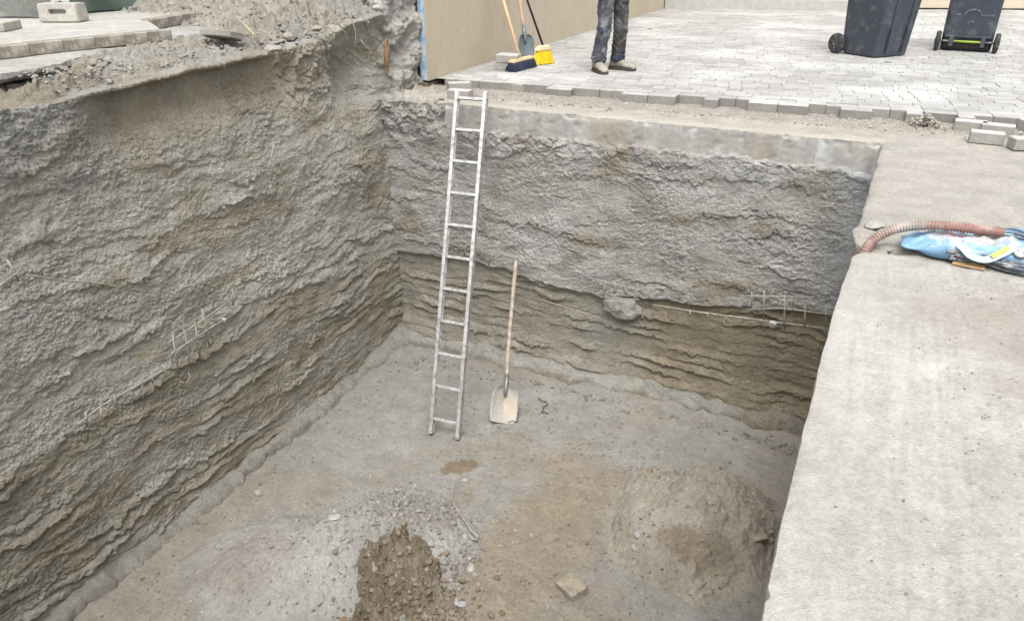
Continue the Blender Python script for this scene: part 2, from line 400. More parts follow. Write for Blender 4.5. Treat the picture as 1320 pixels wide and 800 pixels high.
    hh = (.15+.16*fbm(Yf*1.0, Yf*0+3, 3, 143)+.05*fbm(Yf*6, Yf*0, 3, 144))[:, None]
    xx = -4.55+.05*fbm(Yg*.6, 0*Yg-2.6*.9, 3, 31)-sst(5.3, 6.8, Yg)*.07+tg*wd+.02*fbm(Yg*9, tg*3, 3, 146)
    te = .66+.30*fbm(Yg*2.2, Yg*0, 4, 148)+.16*fbm(Yg*9, Yg*0, 3, 152)
    ck, _ = chunks(Yg*15, tg*4, 149)
    te = np.clip(te, .25, .93); zz = FL-.03+(hh*np.clip(1-np.clip(tg, 0, 1)/te, 0, 1)**1.4+.058+.05*fbm(Yg*3, tg, 3, 154))*sst(te+.07, te-.03, tg)+.012*fbm(Yg*11, tg*4, 3, 150)+.030*ck*sst(te-.40, te-.02, tg)+.004*grain(Yg, xx, 153, 34)
    cf = mix(const(xx.shape, (.38, .365, .325)), const(xx.shape, (.31, .285, .24)), sst(te-.22, te, tg+.1*fbm(Yg*6, tg*3, 3, 148)))
    grid('footing', np.stack([xx, Yg, zz], -1), M['shot'], root, cf)
    return root

# ---- far wall
def far_low(X): return np.interp(X, [-4.8, -3.6, -2.6, -2.1, -1.6, -1.0, 0, .3], [-1.74, -1.66, -1.80, -1.82, -1.74, -1.70, -1.56, -1.54])
def build_far_wall():
    root = empty('pit_wall', (-2.2, PIT_Y1, FL), label='sprayed concrete wall at the far end of the pit, behind the ladder, with a smooth concrete rim', cat='wall')
    Xs = np.arange(-4.85, .34, .0068); zs = np.arange(FL-.06, .002, .0068)
    z, X = np.meshgrid(zs, Xs, indexing='ij')
    lowb = far_low(Xs)[None, :] + .035*fbm(X*3, z*3, 3, 201)+.02*fbm(X*11, z*11, 2, 203)
    low = sst(.02, -.02, z-lowb)
    d = .04*fbm(X*.7, z*.9, 3, 205)+.012*fbm(X*3, z*3, 3, 207)
    s1, fr1, k1 = strata(X, z-.04*X, .16, 211, 1.7, .45, .05)
    s2, fr2, k2 = strata(X, z+.01*X, .105, 213, 1.1, .42, -.15, .30)
    pm = .45+.55*sst(-.2, .3, fbm(X*1.2, z*2, 3, 215))
    d = d + (1-low)*(s1*.020*pm+.040) + low*(s2*.030*(.25+.95*sst(-.25, .25, fbm(X*1.4, z*2.6, 3, 242)))-.010)
    d = d + (grain(X, z, 217, 42)+.5*grain(X, z, 216, 22))*(.0100-.0035*low)*(.6+.8*sst(-.3, .3, fbm(X*1.6, z*2.5, 3, 218))) + (.005*fbm(X*9, z*14, 3, 219)+.010*fbm(X*3, z*6, 3, 220))*(1-.4*low)
    rim_zone = sst(-.27, -.225, z-.015+.06*fbm(X*2.5, z*0, 5, 221)+.035*fbm(X*10, z*10, 3, 229))*sst(-4.02, -3.8, X+.1*fbm(X*0, z*6, 2, 222))
    under = sst(-.55, -.3, z)*(1-rim_zone)
    wl, _ = chunks(X*9, z*12, 223)
    d = d + under*(.022*wl*sst(-.1, .3, fbm(X*1.5, z*1.5, 2, 224)+.1)+.02)*sst(-.75, -.3, z)
    lc = sst(-3.6, -4.1, X)*sst(-.6, -.1, z)
    d = d + lc*(.018*chunks(X*13, z*13, 225)[0]+.045+.10*fbm(X*5, z*5, 5, 226))
    d = np.where(rim_zone > .5, -.035, d)
    d = d + sst(-.12, .2, X)*.04*(1-rim_zone)
    # bulge toward the bottom
    d = d + .06*sst(-2.35, -2.8, z)*(1+.5*fbm(X*2, z*0, 2, 227))
    c = mix(const(d.shape, (.49, .475, .44)), const(d.shape, (.56, .55, .52)), sst(-.15, .35, fbm(X*1.3, z*1.8, 4, 231)))
    c = mix(c, const(d.shape, (.33, .285, .215)), sst(.1, .45, fbm(X*1.5+3, z*3, 4, 233))*.7)
    och = np.exp(-((X+2.05)/.16)**2-((z+.42-.6*(X+2.05))/.17)**2)*.9+np.exp(-((X+1.35)/.30)**2-((z+.85)/.12)**2)*.5+np.exp(-((X+2.75)/.2)**2-((z+.5)/.25)**2)*.35
    c = mix(c, const(d.shape, OCHRE), np.clip(och*(.7+.9*fbm(X*6, z*6, 3, 235)), 0, .8))
    c = mix(c, const(d.shape, (.54, .555, .565)), sst(-.22, .08, X+.12*fbm(X*2, z*3, 3, 237))*.75*(1-low))
    lowc = mix(const(d.shape, (.42, .388, .325)), const(d.shape, (.36, .312, .228)), sst(-1.75, -1.5, X+.05*fbm(X*4, z*4, 2, 239)))
    lowc = mix(lowc, const(d.shape, (.40, .38, .335)), np.clip(np.exp(-((X+2.15)/.3)**2-((z+2.25)/.3)**2)+sst(.15, .5, fbm(X*1.5, z*2.2, 3, 241))*.5*sst(-1.5, -1.9, X), 0, 1)*.7)
    c = mix(c, lowc, low)
    P = np.stack([X, PIT_Y1-d, z], -1)
    grid('wall_face', P, M['shot'], root, c)
    # cast concrete rim: front face and top, slightly worn arris
    Xr = np.arange(-4.0, .33, .012); prof = []
    for t in np.linspace(0, 1, 34): prof.append((0, -.45+t*.442))
    for t in np.linspace(.15, 1, 6): prof.append((.012*(1-math.cos(t*math.pi/2)), -.008+.008*math.sin(t*math.pi/2)))
    for t in np.linspace(.1, 1, 8): prof.append((.012+.14*t, 0))
    prof = np.array(prof)
    Xg = np.repeat(Xr[None, :], len(prof), 0); a = np.repeat(prof[:, :1], len(Xr), 1); b = np.repeat(prof[:, 1:], len(Xr), 1)
    chip = sst(.12, .5, fbm(Xg*3, 0*Xg, 4, 251))*.05+.012*np.abs(fbm(Xg*14, b*14, 3, 253))+.01*np.clip(fbm(Xg*1.1, 0*Xg, 3, 252), 0, 1)*2
    edge = np.exp(-((a)/.02)**2-((b)/.03)**2)
    Yr = PIT_Y1+.004+a+edge*chip+.012*fbm(Xg*.9, b*2, 2, 257)+.005*fbm(Xg*22, b*22, 3, 258)+.010*sst(.1, .5, fbm(Xg*4, b*6, 4, 259))
    Zr = b-edge*chip*.8+.003*fbm(Xg*5, a*20, 3, 255)
    vs = fbm(Xg*6, b*.6, 3, 261)
    cr = mix(const(Xg.shape, (.36, .352, .33)), const(Xg.shape, (.46, .455, .435)), sst(-.1, .35, vs))
    cr = mix(cr, const(Xg.shape, (.54, .545, .55)), sst(.05, .35, fbm(Xg*9, b*.4, 3, 260))*sst(-1.0, .1, Xg))
    cr = mix(cr, const(Xg.shape, (.40, .375, .33)), sst(-.1, .4, fbm(Xg*2.5, b*3, 4, 262))*.6)
    br = np.exp(-((Xg+2.05)/.22)**2)*.7+np.exp(-((Xg+.72)/.16)**2)*.6
    cr = mix(cr, const(Xg.shape, (.34, .285, .22)), np.clip(br*sst(-.5, .3, vs+.1), 0, .8)*sst(.0, -.06, b))
    cr = mix(cr, const(Xg.shape, (.375, .35, .305)), sst(-.03, -.004, b+.02*fbm(Xg*8, b*3, 2, 263)))
    grid('rim', np.stack([Xg, Yr, Zr], -1), M['conc'], root, cr)
    # spill at the base
    Xf = np.arange(-4.7, .3, .011); th = np.linspace(-.15, 1, 44)
    Xg, tg = np.meshgrid(Xf, th, indexing='ij')
    wd = (.25+.16*fbm(Xf*1.3, Xf*0, 3, 271)+.10*fbm(Xf*4, Xf*0, 3, 272))[:, None]
    hh = (.09+.09*fbm(Xf*1.1, Xf*0+3, 3, 273)+.05*fbm(Xf*6, Xf*0, 3, 274))[:, None]
    yy = PIT_Y1-.03-tg*wd+.03*fbm(Xg*7, tg*3, 3, 276)
    te = .62+.30*fbm(Xg*2.2, Xg*0, 4, 278)+.20*fbm(Xg*8, Xg*0, 3, 282)
    ck, _ = chunks(Xg*15, tg*4, 279)
    te = np.clip(te, .25, .93); zz = FL-.03+(hh*np.clip(1-np.clip(tg, 0, 1)/te, 0, 1)**1.4+.058+.05*fbm(Xg*3, tg, 3, 284))*sst(te+.07, te-.03, tg)+.012*fbm(Xg*11, tg*4, 3, 280)+.030*ck*sst(te-.40, te-.02, tg)+.004*grain(Xg, yy, 283, 34)
    cf = mix(const(Xg.shape, (.40, .385, .345)), const(Xg.shape, (.31, .285, .24)), sst(te-.22, te, tg+.1*fbm(Xg*6, tg*3, 3, 278)))
    cf = mix(cf, const(Xg.shape, (.27, .23, .17)), sst(-1.0, -.2, Xg)*.6)
    grid('footing', np.stack([Xg, yy, zz], -1)[::-1], M['shot'], root, cf[::-1])
    return root

build_left_wall(); build_far_wall()

# ---- right and near pit walls (under the slab and under the camera)
def plain_wall(label, A, B, n, top, seed):
    A = np.array(A); B = np.array(B); Ln = np.linalg.norm(B-A); t = np.arange(0, Ln+.02, .03); zs = np.arange(FL-.05, top+.001, .03)
    z, a = np.meshgrid(zs, t, indexing='ij')
    s, _, _ = strata(a, z, .15, seed, 1, .2)
    d = s*.03+.02*fbm(a*1.2, z*1.5, 3, seed+1)+.008*fbm(a*14, z*14, 2, seed+2)
    dirv = (B-A)/Ln; nv = np.array(n)
    P = np.stack([A[0]+dirv[0]*a+nv[0]*d, A[1]+dirv[1]*a+nv[1]*d, z], -1)
    c = mix(const(d.shape, GREY), const(d.shape, OLIVE), sst(-.1, .4, fbm(a, z*2, 3, seed+3)))
    root = empty('pit_wall', (float((A[0]+B[0])/2), float((A[1]+B[1])/2), FL), label=label, cat='wall')
    grid('wall_face', P, M['shot'], root, c)
plain_wall('sprayed concrete wall hidden under the pale slab on the right side of the pit', (.20, 7.0), (.13, .1), (-1, 0), -.12, 301)
plain_wall('sprayed concrete wall at the near end of the pit, below the viewer', (.2, .2), (-4.8, .2), (0, 1), -.03, 311)

# ------------------------------------------------------------------ pit floor and heaps
def floor_z(X, Y):
    return FL + .035*fbm(X*.7, Y*.7, 3, 401) + .012*fbm(X*3, Y*3, 3, 403)
def blob(X, Y, cx, cy, rx, ry, rot=0, seed=0, nz=.35, soft=.5):
    c, s = math.cos(rot), math.sin(rot); dx = X-cx; dy = Y-cy
    u = (dx*c+dy*s)/rx; v = (-dx*s+dy*c)/ry
    return sst(1+soft/2, 1-soft/2, np.sqrt(u*u+v*v)+nz*fbm(X*3, Y*3, 4, seed))
def build_floor():
    Xs = np.arange(-4.75, .36, .0095)
    Ys = np.concatenate([np.linspace(.1, 1.9, 60, endpoint=False), np.arange(1.9, 6.98, .0095)])
    Y, X = np.meshgrid(Ys, Xs, indexing='ij')
    rg = .3+.7*blob(X, Y, -1.2, 4.7, 1.6, 1.6, 0, 411, .6, 1.0)
    ck, _ = chunks(X*19, Y*19, 406)
    z = floor_z(X, Y)+.010*fbm(X*11, Y*11, 4, 405)*(.4+.6*rg)+.010*fbm(X*3.5, Y*3.5, 3, 404)+.010*np.maximum(ck, -.1)*sst(.0, .35, fbm(X*2.2, Y*2.2, 3, 408))*rg+.010*np.clip(fbm(X*9, Y*9, 3, 407)-.2, 0, 1)*rg*2
    w, wid = worley(X*16, Y*16, 409)
    z = z + np.where(wid > .72, np.clip(.3-w, 0, 1)*.05, 0)*rg
    z = z - np.where(wid < .12, np.clip(.3-w, 0, 1)*.03, 0)
    c = mix(const(X.shape, (.278, .268, .245)), const(X.shape, (.268, .247, .212)), sst(-.2, .4, fbm(X*1.1, Y*1.1, 4, 421)))
    c = mix(c, const(X.shape, (.31, .304, .287)), sst(.0, .45, fbm(X*1.3+9, Y*1.3, 4, 423))*.7)
    tn = np.maximum(blob(X, Y, -1.75, 4.15, .42, 1.0, -.1, 425, .5, .7), blob(X, Y, -1.35, 5.1, .75, .35, -.2, 427, .5, .8)*.8)
    tn = np.maximum(tn, blob(X, Y, -1.2, 3.5, .9, .5, 0, 428, .6, .9)*.7)
    c = mix(c, const(X.shape, (.262, .218, .16)), tn*.85)
    tl = blob(X, Y, -4.0, 3.0, .45, .9, 0, 431, .6, 1)
    c = mix(c, const(X.shape, (.285, .25, .205)), tl*.7)
    dm = onz(597, 603, FL)
    st = np.maximum(blob(X, Y, dm.x, dm.y, .20, .14, .3, 433, .9, .25), .45*blob(X, Y, dm.x+.16, dm.y-.3, .10, .25, .3, 435, .6, .5))
    c = mix(c, const(X.shape, (.185, .14, .085)), st*.85)
    sp = np.where((wid < .2) & (w < .28), 1, 0)*blob(X, Y, -2.2, 5.6, 1.2, .7, 0, 437, .5, .6)
    c = mix(c, const(X.shape, (.19, .155, .11)), sp*.8)
    c = mix(c, const(X.shape, (.31, .275, .22)), sst(-1.1, -.1, X)*sst(3.9, 4.8, Y)*.6)
    c = c*(1+.10*fbm(X*14, Y*14, 4, 441)+.08*fbm(X*3, Y*9, 3, 443))[..., None]
    c = mix(c, const(X.shape, (.34, .33, .305)), blob(X, Y, -.3, 3.7, .5, .5, 0, 439, .5, .7)*.8)
    tag(grid('pit_floor', np.stack([X, Y, z], -1), M['soil'], None, c), kind='structure')
build_floor()

def heap(name, label, cat, x0, x1, y0, y1, hfun, cfun, step=.011, mat='soil', base=None):
    Xs = np.arange(x0, x1, step); Ys = np.arange(y0, y1, step); Y, X = np.meshgrid(Ys, Xs, indexing='ij')
    h = hfun(X, Y); b = floor_z(X, Y) if base is None else base(X, Y)
    o = grid(name, np.stack([X, Y, b+h], -1), M[mat], None, cfun(X, Y, h), mask=h > -.02)
    rel(o); return tag(o, label, cat)
def grey_base(X, Y):
    e = np.sqrt(((X+2.80)/.78)**2+((Y-3.75)/.78)**2)
    e2 = np.sqrt(((X+3.45)/.85)**2+((Y-3.15)/.75)**2)
    return .40*sst(1.12, .05, e)+.22*sst(1.1, .1, e2)-.045+.03*fbm(X*2.5, Y*2.5, 3, 513)
def grey_h(X, Y):
    e = np.sqrt(((X+2.80)/.78)**2+((Y-3.75)/.78)**2)
    e2 = np.sqrt(((X+3.45)/.85)**2+((Y-3.15)/.75)**2)
    h = .30*sst(1.1, .1, e)+.15*sst(1.1, .1, e2)
    rg = sst(.02, .1, h)
    w, i = chunks(X*16, Y*16, 501); w2, _ = chunks(X*36, Y*36, 503)
    east = sst(-3.3, -2.6, X)
    return grey_base(X, Y)+.03*fbm(X*4, Y*4, 4, 505)+rg*(w*.042*(.3+.7*east)*sst(-.3, .2, fbm(X*3, Y*3, 2, 506))+w2*.020*(.5+.5*east)+.012*fbm(X*22, Y*22, 2, 508))
heap('gravel_heap', 'low heap of pale grey crumbled concrete on the pit floor, left of centre', 'heap', -4.3, -1.75, 2.2, 4.75, grey_h,
     lambda X, Y, h: mix(mix(mix(const(X.shape, (.32, .308, .284)), const(X.shape, (.37, .36, .335)), sst(-.2, .4, fbm(X*2, Y*2, 3, 507))), const(X.shape, (.278, .265, .238)), sst(.06, .0, h+.04*fbm(X*5, Y*5, 4, 512))*.9), const(X.shape, (.265, .235, .20)), blob(X, Y, -2.75, 3.95, .4, .25, .3, 509, .8, .9)*.6+blob(X, Y, -3.6, 3.1, .35, .3, .3, 510, .8, .9)*.6))
def brown_h(X, Y):
    poly = [(-2.80, 3.50), (-2.50, 3.74), (-1.98, 3.55), (-1.78, 3.2), (-2.2, 2.6), (-2.62, 2.85)]; sd = np.full(X.shape, 9.0)
    for (ax_, ay_), (bx_, by_) in zip(poly, poly[1:]+poly[:1]):
        l_ = math.hypot(bx_-ax_, by_-ay_); sd = np.minimum(sd, ((bx_-ax_)*(ay_-Y)-(ax_-X)*(by_-ay_))/l_)
    m = sst(-.03, .06, sd+.10*fbm(X*4, Y*4, 3, 522))
    wx = X+.05*fbm(X*7, Y*7, 2, 526); wy = Y+.05*fbm(X*7+5, Y*7, 2, 524)
    w, i = chunks(wx*11, wy*11, 523, 1.2); w2, _ = chunks(wx*25, wy*25, 525, 1.2)
    return grey_base(X, Y)+m*(.070+w*.060+w2*.034+.03*fbm(X*6, Y*6, 3, 528))-.08*(1-m)-.015
heap('soil_heap', 'dark brown damp clods of earth dug out beside the grey heap', 'heap', -2.95, -1.65, 2.75, 4.0, brown_h,
     lambda X, Y, h: mix(mix(const(X.shape, (.175, .142, .10)), const(X.shape, (.225, .188, .14)), sst(-.1, .35, fbm(X*5, Y*5, 3, 529))), const(X.shape, (.27, .235, .185)), sst(-2.45, -1.95, X+.35*fbm(X*4, Y*4, 4, 530))*.8), step=.009)
def right_h(X, Y):
    X0, Y0 = X, Y; X = X0+.18*fbm(X0*1.5, Y0*1.5, 3, 553); Y = Y0+.18*fbm(X0*1.5+7, Y0*1.5, 3, 554)
    e = np.sqrt(((X+.62)/.92)**2+((Y-5.0)/.95)**2)
    h = .46*sst(1.1, 0, e)**1.1+.05*sst(.5, .1, np.sqrt(((X+.55)/.6)**2+((Y-5.25)/.5)**2))
    rg = sst(.02, .12, h)
    w, i = chunks(X*13, Y*13, 541, 1.1); w2, _ = chunks(X*31, Y*31, 543, 1.1)
    gul = -.03*np.exp(-((X+.95+.25*(Y-5))/.10)**2)*sst(.1, .25, h)
    return h-.05+.025*fbm(X*4, Y*4, 3, 545)+gul+rg*(w*.050*sst(-.25, .25, fbm(X*2, Y*2, 2, 547)+.05)+w2*.018+.05*fbm(X*3+.8*Y, Y*2, 4, 548))
heap('soil_heap', 'broad mound of brown earth on the pit floor beside the right edge', 'heap', -1.75, .25, 3.85, 6.2, right_h,
     lambda X, Y, h: mix(mix(const(X.shape, (.315, .282, .23)), const(X.shape, (.365, .333, .282)), sst(-.2, .4, fbm(X*2.5, Y*2.5, 4, 549))), const(X.shape, (.22, .18, .13)), blob(X, Y, -.55, 4.55, .3, .12, .2, 551, 1.2, .6)*.7), step=.010)

# ---- stones
_ico = None
def ico_template():
    global _ico
    if _ico is None:
        bm = bmesh.new(); bmesh.ops.create_icosphere(bm, subdivisions=2, radius=1)
        _ico = (np.array([v.co[:] for v in bm.verts]), np.array([[v.index for v in f.verts] for f in bm.faces])); bm.free()
    return _ico
def stone_verts(size, seed, flat=.65, amp=.28):
    v, f = ico_template(); rg = np.random.default_rng(seed)
    d = v.copy()
    for _ in range(7):                       # random facets
        n = rg.normal(size=3); n /= np.linalg.norm(n); k = rg.uniform(.55, .85)
        s = d @ n; d = d - np.outer(np.clip(s-k, 0, 9), n)
    d = d*(1+amp*rg.normal(size=(len(d), 1))*.15)
    d = d*np.array((1, rg.uniform(.6, .95), flat*rg.uniform(.8, 1.1)))*size
    return d, f
def stone(name, label, px, z, size, color, seed, group=None, flat=.65, rotz=0, cat='stone'):
    d, f = stone_verts(size, seed, flat)
    cz, sz_ = math.cos(rotz), math.sin(rotz); d = d @ np.array([[cz, sz_, 0], [-sz_, cz, 0], [0, 0, 1]])
    p = onz(px[0], px[1], z); m = MB(); m.add(d, f.tolist(), color)
    o = m.build(name, M['stone']); o.location = (p.x, p.y, z+size*flat*.55)
    return tag(o, label, cat, group)
def mound_z(px, py, z0=FL):
    """height of the floor / heaps under a picture point (two fixed-point steps)"""
    z = z0
    for _ in range(6):
        p = onz(px, py, z); X = np.array([[p.x]]); Y = np.array([[p.y]])
        z = float((floor_z(X, Y)+np.maximum(0, np.maximum(np.maximum(grey_h(X, Y), right_h(X, Y)), brown_h(X, Y))))[0, 0])
    return z
G = (.33, .32, .295); B = (.27, .23, .175)
for lab, px, sz, colr, sd, fl, rz in [
    ('egg sized grey stone alone on the floor near the left wall', (333, 638), .045, G, 1, .8, .3),
    ('pale stone at the left foot of the brown mound, the upper of two', (824, 690), .050, G, 2, .6, .5),
    ('pale stone at the left foot of the brown mound, the lower of two', (820, 706), .058, (.34, .33, .31), 3, .6, 1.2),
    ('flat brown stone slab half sunk in the right slope of the brown mound', (973, 692), .105, B, 4, .35, .2),
    ('small white pebble just below the damp stain on the floor', (599, 620), .036, (.38, .365, .335), 5, .5, .6),
    ('pale broken stone at the edge of the dark clods, beneath the bent bar', (606, 733), .045, (.36, .35, .33), 6, .6, 2.2),
    ('small rounded grey stone touching the broken one near the bent bar', (612, 742), .030, G, 7, .7, .2),
    ('dark grey cobble at the bottom right of the clods', (596, 781), .045, (.33, .33, .32), 8, .7, .8),
    ('angular chip of concrete lying against the dark cobble', (588, 777), .036, (.34, .335, .32), 9, .6, 2.0),
    ('thin grey shard lying on the left slope of the grey heap', (432, 668), .055, (.39, .385, .365), 10, .3, 1.0),
    ('brown stone on the tan earth between ladder and mound', (762, 622), .035, (.27, .22, .16), 11, .6, .4),
    ('small round clod right of the flat brown slab', (993, 698), .035, (.27, .22, .17), 12, .7, .4)]:
    stone('stone', lab, px, mound_z(*px)-.01, sz, colr, sd, 'loose stones on the pit floor', fl, rz)

def scatter(name, pts, sizes, colors, seed0=0, flat=.7, mat='stone'):
    tmpl = [stone_verts(1.0, seed0+i, flat)[0] for i in range(24)]; f = ico_template()[1]
    V = []; Fs = []; Cc = []; rg = np.random.default_rng(seed0)
    for i, p in enumerate(pts):
        d = tmpl[i % 24]; a = rg.uniform(0, 6.28); c, s = math.cos(a), math.sin(a)
        d = (d @ np.array([[c, s, 0], [-s, c, 0], [0, 0, 1]]))*sizes[i]
        V.append(d+np.array(p)); Fs.append(f+i*len(d)); Cc.append(np.repeat(np.array(colors[i])[None], len(d), 0))
    V = np.concatenate(V); Fs = np.concatenate(Fs); Cc = np.concatenate(Cc)
    me = bpy.data.meshes.new(name); me.from_pydata(V.tolist(), [], Fs.tolist())
    a = me.attributes.new('tint', 'FLOAT_COLOR', 'POINT'); c4 = np.ones((len(V), 4), np.float32); c4[:, :3] = Cc
    a.data.foreach_set('color', c4.reshape(-1)); me.update()
    return tag(link_mesh(name, me, M[mat]), kind='stuff')
def scat_floor():
    pts, sz, cc = [], [], []; rg = np.random.default_rng(5)
    def put(n, fx, fy, smin, smax, col):
        X = fx(n); Y = fy(n)
        z = floor_z(X[None], Y[None])[0]; hg = grey_h(X[None], Y[None])[0]; hb = brown_h(X[None], Y[None])[0]; hr = right_h(X[None], Y[None])[0]
        z = z+np.maximum(0, np.maximum(np.maximum(hg, hb), hr))
        for i in range(n):
            if not (-4.3 < X[i] < .1 and 1.2 < Y[i] < 6.56): continue
            if n in (2600, 1000) and hb[i] > hg[i] and rg.random() < .85: continue
            s = smin*(smax/smin)**(rg.random()**2.2)
            pts.append((X[i], Y[i], z[i]+s*.25)); sz.append(s); k = rg.uniform(.8, 1.12)
            cl = col if not isinstance(col, list) else col[rg.integers(len(col))]
            cc.append(tuple(k*x for x in cl))
    nrm = lambda m, s: (lambda n: rg.normal(m, s, n))
    put(2600, nrm(-2.65, .42), nrm(3.8, .42), .004, .024, [(.31, .30, .28), (.27, .255, .225)])
    put(1000, nrm(-3.4, .45), nrm(3.2, .5), .004, .018, [(.31, .30, .285), (.29, .27, .235)])
    put(520, nrm(-2.25, .25), nrm(3.3, .25), .008, .036, [(.165, .13, .09), (.22, .18, .135)])
    put(800, nrm(-.75, .5), nrm(4.75, .45), .004, .020, [(.27, .238, .19), (.31, .28, .235)])
    put(1300, lambda n: rg.uniform(-4.2, 0, n), lambda n: rg.uniform(2, 6.4, n), .004, .016, [(.28, .255, .215), (.19, .16, .12), (.32, .305, .28)])
    put(60, nrm(-2.25, .25), nrm(3.3, .24), (.016), .042, [(.175, .14, .10), (.22, .185, .14), (.26, .225, .175)])
    put(420, lambda n: -4.30+.14*np.abs(rg.normal(size=n)), lambda n: rg.uniform(1.9, 6.4, n), .004, .022, [(.27, .258, .232), (.25, .235, .205)])
    yb = 6.50
    put(420, lambda n: rg.uniform(-4.1, 0, n), lambda n: 6.50-.10*np.abs(rg.normal(size=n)), .006, .036, [(.27, .255, .225), (.24, .22, .185)])
    put(600, nrm(-1.3, .4), nrm(3.6, .5), .005, .022, [(.24, .20, .15), (.28, .25, .21)])
    scatter('rubble', pts, sz, cc, 40)
scat_floor()

# ---- half brick on the floor
def half_brick():
    p = onz(737, 760, FL); z = mound_z(737, 760)
    m = MB(); m.box(.20, .155, .085, TR((p.x, p.y, z+.012), (R(4), R(-4), R(-30))), jit=.006)
    o = m.build('brick', M['brick'], None, bevel=.008, segs=2); rel(o)
    tag(o, 'dusty brown brick lying half buried on the tan pit floor', 'brick')
M['brick'] = rough_mat('dusty_brick', (.25, .213, .16), amount=.2, scales=(9, 40, 150), bump=.8, bump_dist=.005, dust=((.31, .28, .235), 12, .45, .6))
half_brick()

# ------------------------------------------------------------------ ground sheets
def ground_ring():
    x0, x1, y0, y1 = -5.25, .32, .18, 6.98; Z = -.035; F = 400
    v = [(-F, -F, Z), (F, -F, Z), (F, F, Z), (-F, F, Z), (x0, y0, Z), (x1, y0, Z), (x1, y1, Z), (x0, y1, Z)]
    m = MB(); m.add(v, [(0, 1, 5, 4), (1, 2, 6, 5), (2, 3, 7, 6), (3, 0, 4, 7)])
    tag(m.build('ground', M['dirtground']), kind='structure')
ground_ring()
def edge_x(Y):
    return np.interp(Y, [-4, 1.4, 2.33, 3.34, 4.0, 4.8, 6.84, 7.2], [-.03, -.004, .01, .041, .079, .097, .176, .18])
# sandy ledge between the rim and the paving, and the bare ground right of the pit
def ledge():
    Xs = np.arange(-4.7, 4.2, .017); Ys = np.arange(6.76, 8.15, .017); Y, X = np.meshgrid(Ys, Xs, indexing='ij')
    z = .004+.008*fbm(X*2, Y*2, 3, 601)+.004*fbm(X*14, Y*14, 3, 603)-sst(7.5, 7.7, Y)*.006
    gr = sst(7.22, 7.34, Y-.045*(X+1)+.08*fbm(X*3, Y*3, 3, 605))
    w, i = worley(X*32, Y*32, 607)
    z = z+gr*((.5-w)*.028+.012)
    lump = sst(-3.92, -4.06, X+.06*fbm(Y*5, X*5, 2, 606))
    z = z-.012*sst(6.985, 6.95, Y)*(1-lump)*sst(.25, .1, X)+lump*(.03+.05*chunks(X*9, Y*9, 611)[0]+.05*fbm(X*5, Y*5, 3, 612))*sst(7.6, 7.2, Y)-lump*.25*sst(6.84, 6.76, Y)
    z = np.where((X > .15) & (Y < 7.0), z-.05*sst(7.0, 6.9, Y), z)
    c = mix(const(X.shape, (.405, .38, .34)), const(X.shape, (.365, .342, .30)), sst(-.2, .4, fbm(X*2.2, Y*5, 4, 609)))
    c = mix(c, const(X.shape, (.31, .275, .235)), gr*(.45+.5*i))
    Y = np.where(lump < .5, np.maximum(Y, 6.93), Y)
    tag(grid('ground', np.stack([X, Y, z], -1), M['soil'], None, c), kind='structure')
ledge()
def right_ground():
    Ys = np.arange(3.75, 7.0, .014); us = np.concatenate([[-.06, -.03, -.012], np.arange(0, 1.2, .014), np.linspace(1.2, 5, 60)])
    Y, U = np.meshgrid(Ys, us, indexing='ij')
    e = edge_x(Y)+.02*fbm(Y*4, Y*0, 4, 621)-.03*np.exp(-((Y-4.55)/.12)**2)+.05*np.exp(-((Y-4.25)/.08)**2)
    X = e+np.maximum(U, 0)+np.where(U < 0, .02, 0)
    z = .002+.010*fbm(X*2.5, Y*2.5, 4, 623)+.004*fbm(X*12, Y*12, 3, 625)
    z = z+np.where(U < 0, U*5, 0)-.015*sst(.05, 0, U)
    z = z+.046*sst(.10, .30, U+.04*fbm(Y*5, X*5, 2, 624))*sst(4.9, 4.2, Y)
    z = z-.0*Y
    crack = np.exp(-((X-.27+.22*(Y-4.2)+.02*fbm(Y*6, X*0, 2, 626))/.012)**2)*sst(4.75, 4.5, Y)
    z = z-.03*crack
    c = mix(const(X.shape, (.40, .375, .335)), const(X.shape, (.365, .345, .31)), sst(-.2, .4, fbm(X*2.2, Y*4, 4, 627)))
    c = mix(c, const(X.shape, (.36, .34, .29)), sst(.3, .6, fbm(X*5, Y*5, 4, 629))*sst(.35, .05, U)*.7)
    tag(grid('ground', np.stack([X, Y, z], -1), M['soil'], None, c), kind='structure')
right_ground()
